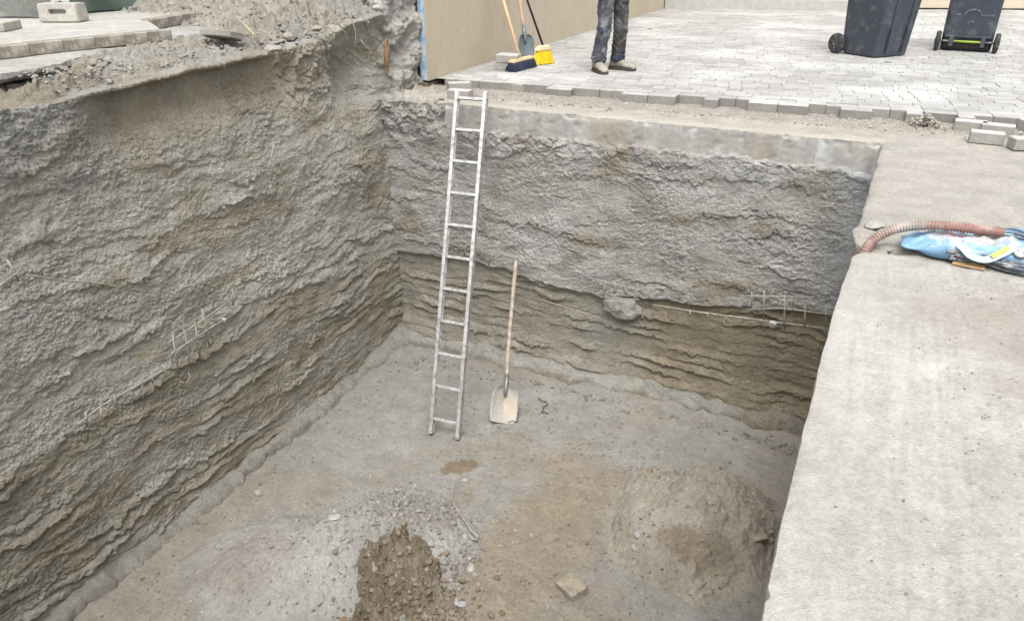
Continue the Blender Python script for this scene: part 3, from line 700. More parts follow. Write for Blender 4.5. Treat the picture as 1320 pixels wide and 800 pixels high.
# concrete slab along the right edge with a rounded corner
def slab():
    Ys = np.concatenate([np.linspace(-3.5, .9, 60, endpoint=False), np.arange(.9, 4.13, .012)])
    us = np.concatenate([[-.004, -.003, -.001, 0, .0012], np.arange(.006, 1.5, .010), np.linspace(1.5, 5, 50)])
    Y, U = np.meshgrid(Ys, us, indexing='ij')
    YE = 4.10
    rc = .16; k = np.clip((Y-(YE-rc))/rc, 0, 1)
    inset = rc*(1-np.sqrt(np.clip(1-k*k, 0, 1)))
    e = edge_x(Y)+.012*fbm(Y*3, Y*0, 5, 641)+.014*sst(.25, .5, fbm(Y*7, Y*0, 3, 640))+inset
    X = e+U
    endd = sst(YE, YE-.035, Y+.02*fbm(X*5, Y*0, 3, 642))
    z = .052+.006*fbm(X*1.5, Y*1.2, 3, 643)
    br = np.clip(1.5*perlin(X*46+1.0*fbm(X*2, Y*1, 2, 645), Y*1.3, 647)+1.2*fbm(X*70, Y*22, 2, 648), -1, 1)*sst(-.4, .3, fbm(X*2, Y*2, 3, 646)+.1)                 # broom drag marks along the edge
    brm = sst(.62, .45, U)*sst(.03, .12, U)
    z = z+.0022*br*brm
    rk = sst(.3, .6, U)
    w, i = worley(X*30, Y*30, 649)
    z = z+rk*(.004*fbm(X*9, Y*9, 4, 651)+np.where(i > .8, np.clip(.33-w, 0, 1)*.016, 0))
    z = z-.004*sst(.014, .0, U)+.006*fbm(X*22, Y*22, 3, 650)*(.4+.6*rk)-(1-endd)*.05*(1-sst(.25, .6, U)*.6)
    z = np.where(U < 0, np.where(U < -.0035, -.35, np.where(U < -.002, .0, .040)), z)
    c = mix(const(X.shape, (.43, .412, .378)), const(X.shape, (.48, .462, .427)), sst(-.2, .3, fbm(X*1.6, Y*1.2, 4, 653)))
    fw, fi = worley(X*46, Y*30, 661); c = c*(1-.30*np.where(fi > .80, sst(.34, .12, fw), 0)*(.3+.7*rk))[..., None]
    c = c*(1+.08*br*brm+.13*fbm(X*30, Y*30, 3, 654)+.07*fbm(X*9, Y*6, 3, 652))[..., None]
    c = mix(c, const(X.shape, (.32, .275, .235)), np.clip(blob(X, Y, .82, 3.45, .45, .32, .3, 655, .7, .9)*.55+blob(X, Y, .95, 2.9, .35, .2, .2, 656, .7, .9)*.5, 0, .7))
    c = mix(c, const(X.shape, (.31, .298, .27)), sst(.2, .55, fbm(X*7, Y*7, 5, 657))*.4*(.35+.65*rk))
    c = mix(c, const(X.shape, (.58, .567, .535)), sst(.2, .6, fbm(X*4+7, Y*3, 4, 659))*.6)
    tag(grid('concrete_pavement', np.stack([X, Y, z], -1), M['slab'], None, c), kind='structure')
slab()
def scat_slab():
    rg = np.random.default_rng(8); pts, sz, cc = [], [], []
    for _ in range(420):
        Y = rg.uniform(1.0, 4.0); X = float(edge_x(Y))+.12+rg.random()**.6*1.3; s = rg.uniform(.002, .0055)
        pts.append((X, Y, .055)); sz.append(s); k = rg.uniform(.18, .36); cc.append((k, k*.96, k*.88))
    scatter('grit', pts, sz, cc, 60)
    pts, sz, cc = [], [], []
    for _ in range(2600):
        X = rg.uniform(-4.2, 1.6); Y = 7.46+.045*(X+1)+.10*rg.normal(); s = .006*(3.2)**(rg.random()**2)
        pts.append((X, Y, .012+s*.3)); sz.append(s); k = rg.uniform(.25, .40); cc.append((k, k*.94, k*.86))
    for _ in range(380):
        X = .50+.11*rg.normal(); Y = 7.60+.06*rg.normal(); s = rg.uniform(.008, .02)
        pts.append((X, Y, .012+max(0, .11-abs(X-.50)*.6)*rg.random())); sz.append(s); k = rg.uniform(.28, .40); cc.append((k, k*.91, k*.80))
    scatter('gravel', pts, sz, cc, 70)
scat_slab()
for lab, px, s, fl, rz, sd in [('broken grey lump of concrete at the pit edge behind the red hose', (1126, 293), .085, .4, 1.2, 21),
                               ('angular grey piece of concrete at the pit edge below the red hose', (1140, 322), .060, .35, .3, 22)]:
    stone('concrete_lump', lab, px, -.005, s, (.33, .32, .29), sd, None, fl, rz, 'rubble')

# ------------------------------------------------------------------ paving of the yard
W, TH, PZ, PROT = .137, .10, .10, R(2.6)
PX0, PY0 = -4.30, 7.60
def prot(x, y):
    dx, dy = x-PX0, y-PY0; return PX0+dx*math.cos(PROT)-dy*math.sin(PROT), PY0+dx*math.sin(PROT)+dy*math.cos(PROT)
def paver_col(rg): 
    k = rg.uniform(.31, .42); return (k, k*.985, k*.95)
def herring():
    """rows of mixed long and short pavers; the raw edge steps in and out by one row"""
    rg = np.random.default_rng(3); edge = []; field = MB(); g = .0015
    for j in range(-1, 92):
        x = PX0-(rg.random()*.2); last = None
        while x < 8.2:
            L = W*(2 if rg.random() < .72 else 1); x0, x1 = x+g, x+L-g; y0, y1 = PY0+j*W+g, PY0+(j+1)*W-g; x += L
            if j == -1:
                if x0 < -3.4 or x0 > 2.3: continue
                u = (x0+.35*perlin(np.array([x0*.7]), np.array([.5]), 5)[0])*2.3; 
                if (u % 1.0) > .5: continue
            col = paver_col(rg); dz = rg.normal(0, .0012)
            if x0 < PX0-.01:
                x0 = PX0
                if x1-x0 < .03: continue
            if x1 < PX0+W*(j < 5)*.2: continue
            cx, cy = prot((x0+x1)/2, (y0+y1)/2)
            if j <= 0 and x0 < 2.3: edge.append((x0, y0, x1, y1, col, dz, rg.normal(0, .006), cx, cy, j)); continue
            k = len(field.v); b = .0025; zt = PZ+dz; zb = PZ-TH; tl = rg.normal(0, .0010)
            vs = []
            for zz, o in ((zb, 0), (zt-b, 0), (zt, b)):
                for (xx, yy) in ((x0+o, y0+o), (x1-o, y0+o), (x1-o, y1-o), (x0+o, y1-o)):
                    vs.append((*prot(xx, yy), zz+(tl*(1 if xx > (x0+x1)/2 else -1) if zz > zb else 0)))
            f = []
            for r_ in (0, 4):
                for q in range(4): f.append((r_+q, r_+(q+1) % 4, r_+4+(q+1) % 4, r_+4+q))
            f.append((8, 9, 10, 11))
            field.add(vs, f, col)
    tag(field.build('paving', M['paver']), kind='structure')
    return edge
edge_pavers = herring()
# joint sand just below the paver tops
m = MB(); m.add([(*prot(a, b), PZ-.009) for a, b in ((PX0-.2, PY0+.02), (8, PY0+.02), (8, 19.6), (PX0-.2, 19.6))], [(0, 1, 2, 3)])
tag(m.build('joint_sand', rough_mat('joint_sand', (.36, .35, .325), gain=.9, amount=.2)), kind='structure')
NE = len(edge_pavers)
for k, (x0, y0, x1, y1, col, dz, rz, cx, cy, jj) in enumerate(edge_pavers):
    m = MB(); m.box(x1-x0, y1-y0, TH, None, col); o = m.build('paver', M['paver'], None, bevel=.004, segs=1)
    o.location = (cx, cy+rz*(.6 if jj == 0 else 2.0), PZ+dz-TH/2-abs(rz)*.5); o.rotation_euler = (rz*1.5, rz, PROT+rz*(1.5 if jj == 0 else 4))
    orient = 'long' if (x1-x0) > 1.4*(y1-y0) else 'short'
    proj = 'projecting ' if jj < 0 else ''
    tag(o, '%s grey paver %s the raw paving edge above the pit' % (orient, 'projecting from' if jj < 0 else 'set flush in'), 'paver', '%s grey pavers %s the raw paving edge' % (orient, 'projecting from' if jj < 0 else 'set flush in'))
# loose pavers
def loose_paver(label, px, z, rotz, group, rx=0, size=(.245, .122, .09), col=(.47, .46, .44)):
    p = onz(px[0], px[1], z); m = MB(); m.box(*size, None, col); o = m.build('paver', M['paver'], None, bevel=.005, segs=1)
    o.location = (p.x, p.y, z+size[2]/2); o.rotation_euler = (rx, 0, rotz); return tag(o, label, 'paver', group)
GL = 'loose pavers on the sand'
loose_paver('loose grey paver tucked against the paving edge behind two others at right', (1249, 169), .012, R(-4), GL)
loose_paver('loose paver wedged between two others, only its top and end showing', (1284, 174), .012, R(-7), GL)
loose_paver('loose grey paver lying in front of the wedged one on the sand', (1270, 184), .010, R(-3), GL)
loose_paver('loose paver cut off by the right picture border, nearest the viewer', (1322, 192), .010, R(20), GL)
loose_paver('loose paver at the paving edge beside the right picture border', (1333, 168), .012, R(35), GL)
GW = 'loose pavers at the foot of the tan wall'
loose_paver('loose paver on the ledge just behind the top of the ladder', (593, 127), .002, R(5), GW)
loose_paver('loose paver behind the one at the ladder top, against the tan wall plinth', (592, 117), .03, R(40), GW)
loose_paver('thick paver set forward on the ledge, right of the ladder top', (664, 117), .003, R(-2), GW, size=(.27, .2, .09))
loose_paver('lower paver of the two stacked by the tan wall', (655, 89), PZ+.002, R(14), 'stacked pavers', size=(.26, .24, .085))
p_ = onz(655, 89, PZ+.002)
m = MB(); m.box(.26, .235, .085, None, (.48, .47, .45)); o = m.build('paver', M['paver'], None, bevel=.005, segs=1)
o.location = (p_.x+.008, p_.y-.01, PZ+.002+.085*1.5+.002); o.rotation_euler = (0, 0, R(11)); tag(o, 'upper paver of the two stacked by the tan wall', 'paver', 'stacked pavers')
# black spill on the paving by the left bin
tag(stone('tar_scrap', 'thin black scrap of tar on the paving in front of the left bin', (1144, 81), PZ-.008, .09, (.06, .058, .055), 31, None, .10, .4, 'debris'))
stone('tar_scrap', 'tiny dark crumb on the paving behind the person', (838, 38), PZ-.004, .05, (.10, .09, .08), 32, None, .15, .4, 'debris')

# ------------------------------------------------------------------ tan garden wall with insulation, far house
WX = -4.42
def tan_wall():
    y0, y1, zb, zt = 7.44, 17.75, .085, 2.5
    r = empty('boundary_wall', (WX, 12.6, 0), label='tan rendered wall with a blue foam edge running back along the yard', cat='wall')
    m = MB(); m.box(.012, y1-y0, zt-zb, TR((WX-.006, (y0+y1)/2, (zt+zb)/2))); m.build('render_face', M['render'], r, bevel=.003, segs=1)
    m = MB(); m.box(.085, y1-y0-.01, zt-zb-.01, TR((WX-.056, (y0+y1)/2+.008, (zt+zb)/2))); m.build('insulation', M['foam'], r)
    m = MB(); m.box(.36, y1-y0-.2, zt+.1, TR((WX-.282, (y0+y1)/2+.1, (zt-.1)/2))); m.build('core', M['conc_plain'], r)
    m = MB(); m.box(.08, y1-y0+.02, .25, TR((WX-.052, (y0+y1)/2+.02, -.062))); m.build('plinth', M['plinth'], r)
    m = MB(); m.box(.03, y1-y0-.03, .020, TR((WX-.012, (y0+y1)/2+.012, zb-.0115))); m.build('seal_strip', M['black'], r)
    m = MB(); m.box(.52, y1-y0+.06, .06, TR((WX-.22, (y0+y1)/2, zt+.031))); m.build('coping', M['conc_plain'], r, bevel=.008)
M['conc_plain'] = rough_mat('plain_concrete', (.47, .46, .43), gain=.86, amount=.1, bump=.5)
tan_wall()
def far_house():
    r = empty('house', (0, 19.6, 0), label='cream rendered house across the back of the yard', cat='house')
    a = math.atan2(20.1-17.6, 2.7+4.3); d = Vector((math.cos(a), math.sin(a), 0)); n = Vector((-d.y, d.x, 0))
    P0 = Vector((-4.3, 17.65, 0)); Ln = 14.0
    def bx(s0, s1, q0, q1, z0, z1):
        c = P0+d*(s0+s1)/2+n*(q0+q1)/2; return TR((c.x, c.y, (z0+z1)/2), (0, 0, a)), (s1-s0, q1-q0, z1-z0)
    def part(name, mat, *args, bevel=0):
        Mx, sz = bx(*args); m = MB(); m.box(*sz, Mx); return m.build(name, mat, r, bevel=bevel, segs=1)
    part('wall', M['render2'], -.4, Ln, .38, 3.5, .13, 3.2)
    part('seal_strip', M['black'], -.4, Ln, .36, .6, .06, .128)
    part('step', M['conc_plain'], -.1, 4.6, 0, .376, .03, .30, bevel=.01)
    part('roof', M['roof'], -.8, Ln+.4, .0, 4.2, 3.203, 3.4)
M['roof'] = rough_mat('roof_tile', (.25, .12, .08), amount=.2)
far_house()

# ------------------------------------------------------------------ shotcrete pillar at the wall end
def pillar():
    pts = np.array([(-5.15, 6.98), (-4.85, 6.90), (-4.66, 6.88), (-4.60, 6.96), (-4.57, 7.10), (-4.53, 7.28), (-4.50, 7.40), (-4.515, 7.44), (-4.7, 7.46)])
    s = np.concatenate([[0], np.cumsum(np.linalg.norm(np.diff(pts, axis=0), axis=1))])
    t = np.arange(0, s[-1], .011); px = np.interp(t, s, pts[:, 0]); py = np.interp(t, s, pts[:, 1])
    tx = np.gradient(px); ty = np.gradient(py); l = np.hypot(tx, ty); nx, ny = ty/l, -tx/l
    zs = np.concatenate([np.arange(-.25, 1.3, .011), np.linspace(1.3, 2.2, 30)])
    z, T = np.meshgrid(zs, t, indexing='ij')
    edge = sst(s[-1], s[-1]-.25, T)
    ck, _ = chunks(T*8+.5*fbm(T*4, z*4, 2, 702), z*8, 701, 1.1); ck2, _ = chunks(T*19, z*19, 703, 1.1)
    d = (ck*.018+ck2*.012)*(.25+.75*edge)+.16*fbm(T*4, z*4, 5, 705)*edge+.014*grain(T, z, 706, 26)
    X = px[None, :]+nx[None, :]*d; Yy = py[None, :]+ny[None, :]*d
    c = mix(const(z.shape, (.56, .545, .50)), const(z.shape, (.48, .455, .40)), sst(-.1, .4, fbm(T*3, z*3, 4, 707)))
    c = mix(c, const(z.shape, (.28, .22, .15)), sst(.25, .5, fbm(T*2.2+5, z*2.2, 3, 709))*.6)
    o = grid('shotcrete_pillar', np.stack([X, Yy, z], -1), M['shot'], None, c); rel(o)
    tag(o, 'lumpy grey sprayed concrete pillar closing the end of the tan wall', 'pillar')
    # rough tongue spilling onto the far wall
pillar()
def rotten_wood():
    a = onx(497, 52, -4.52); b = onx(499, 98, -4.52); m = MB(); rg = random.Random(4)
    for k in range(5):
        o = Vector((0, rg.uniform(-.025, .025), 0)); n = 8
        pts = [a.lerp(b, (i/(n-1))*rg.uniform(.85, 1))+o+Vector((rg.uniform(0, .02), rg.uniform(-.008, .008), 0)) for i in range(n)]
        m.tube(pts, [.008+.016*math.sin(math.pi*(i+.4)/n) for i in range(n)], 7)
    o = m.build('driftwood', M['bark'], None, smooth=False); rel(o)
    tag(o, 'splintered orange brown piece of rotten wood stuck in the grey pillar', 'wood')
rotten_wood()

# ------------------------------------------------------------------ raised ground on the left
def crust():
    tp = .72
    pe = [(0, 97), (40, 90), (75, 82), (105, 73), (140, 69), (200, 64), (250, 56)]
    e = [onz(x, y, tp) for x, y in pe]
    ey = np.array([-6]+[p.y for p in e]+[5.6, 6.0]); ex = np.array([e[0].x+.05]+[p.x for p in e]+[e[-1].x-.25, e[-1].x-1.2])
    Ys = np.concatenate([np.linspace(-6, 2.4, 30, endpoint=False), np.arange(2.4, 6.6, .02), np.linspace(6.62, 12, 25)])
    us = np.concatenate([[0, 0, .0005, .003], np.arange(0.01, 2.2, .022), np.linspace(2.3, 40, 40)])
    Y, U = np.meshgrid(Ys, us, indexing='ij'); idx = np.repeat(np.arange(len(us))[None], len(Ys), 0)
    E = np.interp(Y, ey, ex)+.07*fbm(Y*3, Y*0, 5, 721)+.035*fbm(Y*11, Y*0, 4, 723)
    E = E-sst(6.2, 7.5, Y)*1.0
    X = E-U; z = tp+.012*fbm(X*1.5, Y*1.5, 3, 725)+.008*fbm(X*9, Y*9, 3, 727)
    X = np.where(idx == 0, X-.05-.03*fbm(Y*9, Y*0, 3, 733), X); z = np.where(idx == 0, tp-.06, np.where(idx == 1, tp-.028+.01*fbm(Y*12, Y*0, 3, 734), z))
    c = mix(const(X.shape, (.36, .35, .32)), const(X.shape, (.42, .41, .38)), sst(-.2, .3, fbm(X*1.5, Y*1.5, 4, 729)))
    c = mix(c, const(X.shape, (.38, .36, .32)), sst(.2, .6, fbm(X*6, Y*6, 4, 731))*.6)
    tag(grid('ground', np.stack([X, Y, z], -1)[::-1], M['soil'], None, c[::-1], smooth=False), kind='structure')
crust()
LZ = .728
# old paving on the left: edge pavers as things, dusty surface behind
def left_paving():
    a = onz(-60, 66.5, LZ+.08); b = onz(221, 38.5, LZ+.08)
    d = (b-a); d.z = 0; L = d.length; d.normalize(); n = Vector((-d.y, d.x, 0)); ang = math.atan2(d.y, d.x)
    if n.x > 0: n = -n
    s = 0; k = 0; rg = random.Random(2)
    while s < L-.1:
        w = rg.choice((.245, .245, .2)); w = min(w, L-s); c = a+d*(s+w/2)+n*.061
        m = MB(); m.box(w-.003, .12, .085, None, (.27, .24, .195)); o = m.build('paver', M['paver2'], None, bevel=.005, segs=1)
        o.location = (c.x, c.y, LZ+.0425-rg.uniform(0, .004)); o.rotation_euler = (0, 0, ang+rg.uniform(-.01, .01))
        tag(o, 'dusty brown paver in the front row of old paving above the left wall', 'paver', 'dusty brown pavers in the front row of old paving'); s += w; k += 1
    # second, set back row
    a2 = onz(196, 26, LZ+.085); b2 = onz(254, 16.5, LZ+.085); c2 = onz(287, 15.5, LZ+.085)
    for (p, q, nn) in ((a2, b2, 3), (b2, c2, 2)):
        d2 = q-p; L2 = d2.length/nn; d2.normalize(); n2 = Vector((-d2.y, d2.x, 0)); n2 = -n2 if n2.x > 0 else n2
        for i in range(nn):
            c = p+d2*L2*(i+.5)+n2*.061
            m = MB(); m.box(L2-.004, .12, .09, None, (.27, .242, .20)); o = m.build('paver', M['paver2'], None, bevel=.005, segs=1)
            o.location = (c.x, c.y, LZ+.045); o.rotation_euler = (0, 0, math.atan2(d2.y, d2.x))
            tag(o, 'dusty brown paver in the short set back row near the broken slab', 'paver', 'dusty pavers in the short set back row')
    # surface behind
    m = MB(); h = LZ+.078
    q = [a+n*.125, b+n*.125-d*.02, a2+n*.125+d*.02, b2+n*.125, c2+n*.125+d*0, c2+n*3.5, a+n*6]
    k = len(q); v = [Vector((p.x, p.y, h)) for p in q]+[Vector((p.x, p.y, h-.08)) for p in q]
    f = [tuple(reversed(range(k)))] + [(i, i+k, (i+1) % k+k, (i+1) % k) for i in range(k)]
    m.add(v, f); o = m.build('old_paving', M['oldpave'])
    tag(o, kind='structure')
M['paver2'] = rough_mat('dusty_old_paver', gain=.86, amount=.15, scales=(9, 40, 170), bump=.6, bump_dist=.003, dust=((.36, .34, .305), 9, .52, .62))
M['oldpave'] = rough_mat('old_paving_dust', (.39, .378, .345), gain=.86, amount=.14, scales=(3, 18, 90), bump=.6, bump_dist=.006, bump_scales=(20, 90))
left_paving()
# loose paver at the left picture border
p_ = onz(2, 39, LZ+.08); m = MB(); m.box(.20, .30, .07, None, (.40, .38, .33)); o = m.build('paver', M['paver2'], None, bevel=.006, segs=1)
o.location = (p_.x, p_.y, LZ+.08+.035); o.rotation_euler = (0, 0, R(30)); tag(o, 'loose pale paver on the old paving at the left picture border', 'paver')
def cement_block():
    p = onz(84, 27.5, LZ+.083); r = empty('concrete_block', p, (0, 0, R(24)), label='pale concrete block with a rectangular pocket standing before the tarpaulin', cat='block')
    m = MB(); h = .155; w = .36; dd = .20; T = (.97, .9)
    # body with a recessed pocket in its front face
    m.box(w, dd, h, TR((0, 0, h/2)), None, T)
    o = m.build('body', M['blockc'], r, local=True)
    bm = bmesh.new(); bm.from_mesh(o.data)
    ff = min(bm.faces, key=lambda f: f.calc_center_median().y)
    q = bmesh.ops.inset_individual(bm, faces=[ff], thickness=.075, depth=0)
    for v in ff.verts: v.co.z = h*.56+(v.co.z-h*.5)*.75; v.co.x *= .62
    q = bmesh.ops.extrude_discrete_faces(bm, faces=[ff])['faces']
    bmesh.ops.translate(bm, verts=q[0].verts[:], vec=(0, .05, 0))
    bm.normal_update(); bmesh.ops.bevel(bm, geom=bm.edges[:], offset=.008, segments=2, affect='EDGES', clamp_overlap=True)
    bm.to_mesh(o.data); bm.free()
M['blockc'] = rough_mat('block_concrete', (.47, .45, .40), gain=.86, amount=.14, scales=(6, 30, 120), bump=.8, bump_dist=.005)
cement_block()
def tarp(label, A, B, height, depth, seed, col):
    A = Vector(A); B = Vector(B); d = B-A; L = d.length; d.normalize(); n = Vector((-d.y, d.x, 0)); n = -n if n.x > 0 else n
    us = np.linspace(0, 1, 150); vs = np.linspace(0, 1, 90); Uu, V = np.meshgrid(us, vs, indexing='ij')
    prof_h = np.interp(V, [0, .12, .35, .6, 1], [0, .25, .8, 1, .9]); prof_o = np.interp(V, [0, .12, .35, .6, 1], [0, .02, .12, .4, 1])
    sag = .22*perlin(Uu*L*1.3, V*.6, seed)+.12*perlin(Uu*L*3+V*3, V*1.5, seed+1)+.03*np.abs(perlin(Uu*L*9+V*3, V*3, seed+2))
    h = prof_h*height*(1+sag); o = prof_o*depth-.25*sag*np.sin(np.pi*np.clip(V*1.6, 0, 1))
    X = A.x+d.x*L*Uu+n.x*o; Y = A.y+d.y*L*Uu+n.y*o; z = LZ+.09+h+.05*(1-V)*perlin(Uu*L*1.1, V*0, seed+8)
    c = mix(const(X.shape, col), const(X.shape, tuple(k*1.7 for k in col)), sst(-.2, .4, fbm(Uu*L*2, V*3, 3, seed+5)))
    ob = grid('tarpaulin', np.stack([X, Y, z], -1), M['tarp'], None, c); rel(ob)
    tag(ob, label, 'tarpaulin')
a_ = onz(-110, 22, LZ+.08); b_ = onz(70, 24, LZ+.08)
tarp('grey tarpaulin sagging over a pile behind the concrete block at the left border', a_, b_, .62, .9, 741, (.14, .145, .13))
a_ = onz(95, 19, LZ+.08); b_ = onz(262, 5, LZ+.08)
tarp('dark green tarpaulin draped over a pile to the right of the concrete block', a_, b_, .62, .9, 751, (.06, .085, .07))
# rubble heap at the back left, against the pillar
def rub_h(X, Y):
    s = sst(5.5, 7.6, Y-.35*(X+5.6))*.26+sst(7, 9, Y)*.2
    w, i = chunks(X*8, Y*8, 761); w2, _ = chunks(X*20, Y*20, 763)
    return s+(w*.055+w2*.028)*sst(5.3, 6.0, Y)+.05*fbm(X*2, Y*2, 3, 765)-.03
heap('rubble_heap', 'heap of dusty soil and broken rubble beside the pillar above the left wall', 'heap', -8.2, -4.72, 5.35, 9.2, rub_h,
     lambda X, Y, h: mix(mix(const(X.shape, (.33, .312, .278)), const(X.shape, (.25, .222, .178)), chunks(X*8, Y*8, 761)[1]*.7), const(X.shape, (.22, .17, .13)), sst(.25, .55, fbm(X*2.5, Y*2.5, 3, 767))*.5),
     step=.016, base=lambda X, Y: .70+0*X)
def scat_left():
    rg = np.random.default_rng(21); pts, sz, cc = [], [], []
    for _ in range(900):
        Y = rg.uniform(5.4, 8.6); X = rg.uniform(-7.2, -4.85)
        h = float(rub_h(np.array([[X]]), np.array([[Y]]))[0, 0]); s = .010*6**(rg.random()**2.4)
        pts.append((X, Y, .70+h+s*.2)); sz.append(s); k = rg.uniform(.22, .35); t = rg.uniform(.82, .95); cc.append((k, k*t, k*t*t*.97))
    for _ in range(900):
        Y = rg.uniform(3.3, 6.6); u = rg.random(); X = -4.66-.40*u
        zt = float(left_top(np.array([Y]))[0]); s = .006*5**(rg.random()**2)
        pts.append((X, Y, zt+.005+np.interp(u, [0, .2, 1], [.015, .04, .11]))); sz.append(s); k = rg.uniform(.22, .31); cc.append((k, k*.95, k*.86))
    scatter('rubble', pts, sz, cc, 90)
scat_left()
def broken_slab():
    p = onz(285, 42, LZ+.08); m = MB(); r = random.Random(9)
    ring = [(.58*a, .75*b) for a, b in ((-.30, -.05), (-.12, -.15), (.10, -.16), (.28, -.06), (.30, .08), (.08, .16), (-.18, .12))]
    Mx = TR((p.x, p.y, LZ+.06), (R(-14), R(10), R(50)))
    v = [Mx @ Vector((x, y, .025+r.uniform(-.006, .006))) for x, y in ring]+[Mx @ Vector((x*.93, y*.9, -.025)) for x, y in ring]
    k = len(ring); f = [tuple(range(k)), tuple(reversed(range(k, 2*k)))]+[(i+k, (i+1) % k+k, (i+1) % k, i) for i in range(k)]
    m.add(v, f, (.33, .315, .285)); o = m.build('broken_slab', M['stone'], None, bevel=.006); rel(o)
    tag(o, 'broken tilted slab of old ground crust at the end of the old paving', 'rubble')
    a = onz(305, 24, LZ+.16); b = onz(328, 46, LZ+.10)
    m = MB(); m.tube([a, a.lerp(b, .5)+Vector((0, 0, .01)), b], [.012, .013, .009], 8); o = m.build('stick', M['root']); rel(o)
    tag(o, 'pale stick lying on the rubble beside the broken slab', 'stick')
    for lab, px, s, fl in (('large dusty clod at the foot of the rubble heap above the hollow', (372, 50), .055, .6), ('angular lump of earth at the edge of the hollow left of the pillar', (408, 40), .06, .6), ('wedge shaped piece of rubble overhanging the left wall', (352, 66), .075, .45)):
        stone('clod', lab, px, LZ+.02, s, (.30, .275, .235), int(px[0]), 'large clods at the pit edge', fl, .6, 'clod')
broken_slab()
def roots():
    spec = [((449, 14), (458, 66)), ((430, 24), (450, 60)), ((415, 50), (425, 56)), ((465, 52), (478, 78))]
    labs = ['long straw coloured root hanging straight down in the hollow by the pillar', 'bent dry root hanging beside the longest one', 'short pale root stub poking from the soil left of the hanging roots', 'thin twig stuck to the wall below the hollow']
    for (a, b), lab in zip(spec, labs):
        A = onx(*a, -4.56); Bv = onx(*b, -4.53); mid = A.lerp(Bv, .5)+Vector((.03, .02, 0)); m = MB()
        pts = [A.lerp(mid, t) if t <= 1 else mid.lerp(Bv, t-1) for t in (0, .5, 1, 1.5, 2)]
        m.tube(pts, [.006, .006, .005, .004, .003], 6); o = m.build('root', M['root'], None, smooth=True); rel(o); tag(o, lab, 'root')
    r = random.Random(6); m = MB()
    for px, py in ((70, 92), (85, 98), (100, 92), (112, 100), (128, 92), (290, 84), (276, 88)):
        A = onx(px, py, -4.62)+Vector((-.08, 0, .03)); pts = [A]
        for k in range(4): pts.append(pts[-1]+Vector((r.uniform(.005, .05), r.uniform(-.03, .04), r.uniform(-.04, .012))))
        m.tube(pts, [.0045, .004, .0035, .003, .002], 5)
    tag(m.build('dry_stalks', M['root']), kind='stuff')
    # small green weed by the tarp
    p = onz(196, 10, LZ+.08); root = MB(); r = random.Random(1)
    for k in range(60):
        c = Vector((p.x+r.gauss(0, .10), p.y+r.gauss(0, .07), LZ+.08+abs(r.gauss(.03, .03)))); a = Vector((r.uniform(-1, 1), r.uniform(-1, 1), r.uniform(-.2, .8))).normalized()*.028; b = a.orthogonal().normalized()*.014
        root.add([c-a, c+b, c+a, c-b], [(0, 1, 2, 3)])
    for k in range(14):
        a = random.Random(k).uniform(0, 6.28); root.tube([(p.x, p.y, LZ+.07), (p.x+.05*math.cos(a), p.y+.05*math.sin(a), LZ+.12), (p.x+.11*math.cos(a), p.y+.11*math.sin(a), LZ+.12)], [.003, .003, .002], 4)
    o = root.build('weed', M['leaf']); rel(o); tag(o, 'small green weed growing at the foot of the green tarpaulin', 'plant')
roots()

# ------------------------------------------------------------------ ladder
def ladder():
    f1 = onz(555.5, 558, FL+.015); f2 = onz(591, 566, FL+.015)
    t1 = ony(589.5, 117, 6.79); t2 = ony(627.5, 119, 6.79)
    r = empty('ladder', (f1+f2)/2, label='aluminium ladder leaning from the pit floor to the rim of the far wall', cat='ladder')
    w = ((f2-f1)+(t2-t1)).normalized()
    up = ((t1+t2)-(f1+f2)).normalized(); n = w.cross(up).normalized()
    def prof(a, b):
        up_ = (b-a).normalized(); w_ = (w-up_*w.dot(up_)).normalized(); n_ = w_.cross(up_)
        M4 = Matrix((w_, n_, up_)).transposed().to_4x4(); M4.translation = (a+b)/2; return M4, (b-a).length
    for a, b, sgn in ((f1, t1, 1), (f2, t2, -1)):
        Mx, L = prof(a, b); m = MB()
        m.box(.022, .058, L, Mx)
        m.box(.012, .010, L-.002, Mx @ Matrix.Translation((sgn*.017, -.0235, 0))); m.box(.012, .010, L-.002, Mx @ Matrix.Translation((sgn*.017, .0235, 0)))
        rail = m.build('rail', M['alu'], r)
        m = MB(); m.box(.030, .066, .05, Mx @ Matrix.Translation((0, 0, -L/2+.022))); m.build('foot', M['alu'], rail, bevel=.004)
        for k in range(11):
            b_ = MB()
            p = a.lerp(b, (.043+.0935*k)); b_.lathe([(.001, -.006), (.009, -.006), (.009, .006), (.001, .006)], 10, Matrix.Translation(p) @ Matrix((n, up, w)).transposed().to_4x4() @ Matrix.Translation((0, 0, -sgn*.0145)))
            b_.build('rung_plug', M['socket'], rail)
    for k in range(11):
        t = .043+.0935*k
        a = f1.lerp(t1, t); b = f2.lerp(t2, t); Mx, L = prof(a, b)
        xd = (b-a).normalized(); yd = n; zd = xd.cross(yd).normalized(); Mr = Matrix((xd, zd.cross(xd), zd)).transposed().to_4x4(); Mr.translation = (a+b)/2
        m = MB(); m.box(L-.024, .032, .028, Mr); m.build('rung', M['alu'], r, bevel=.004)
ladder()

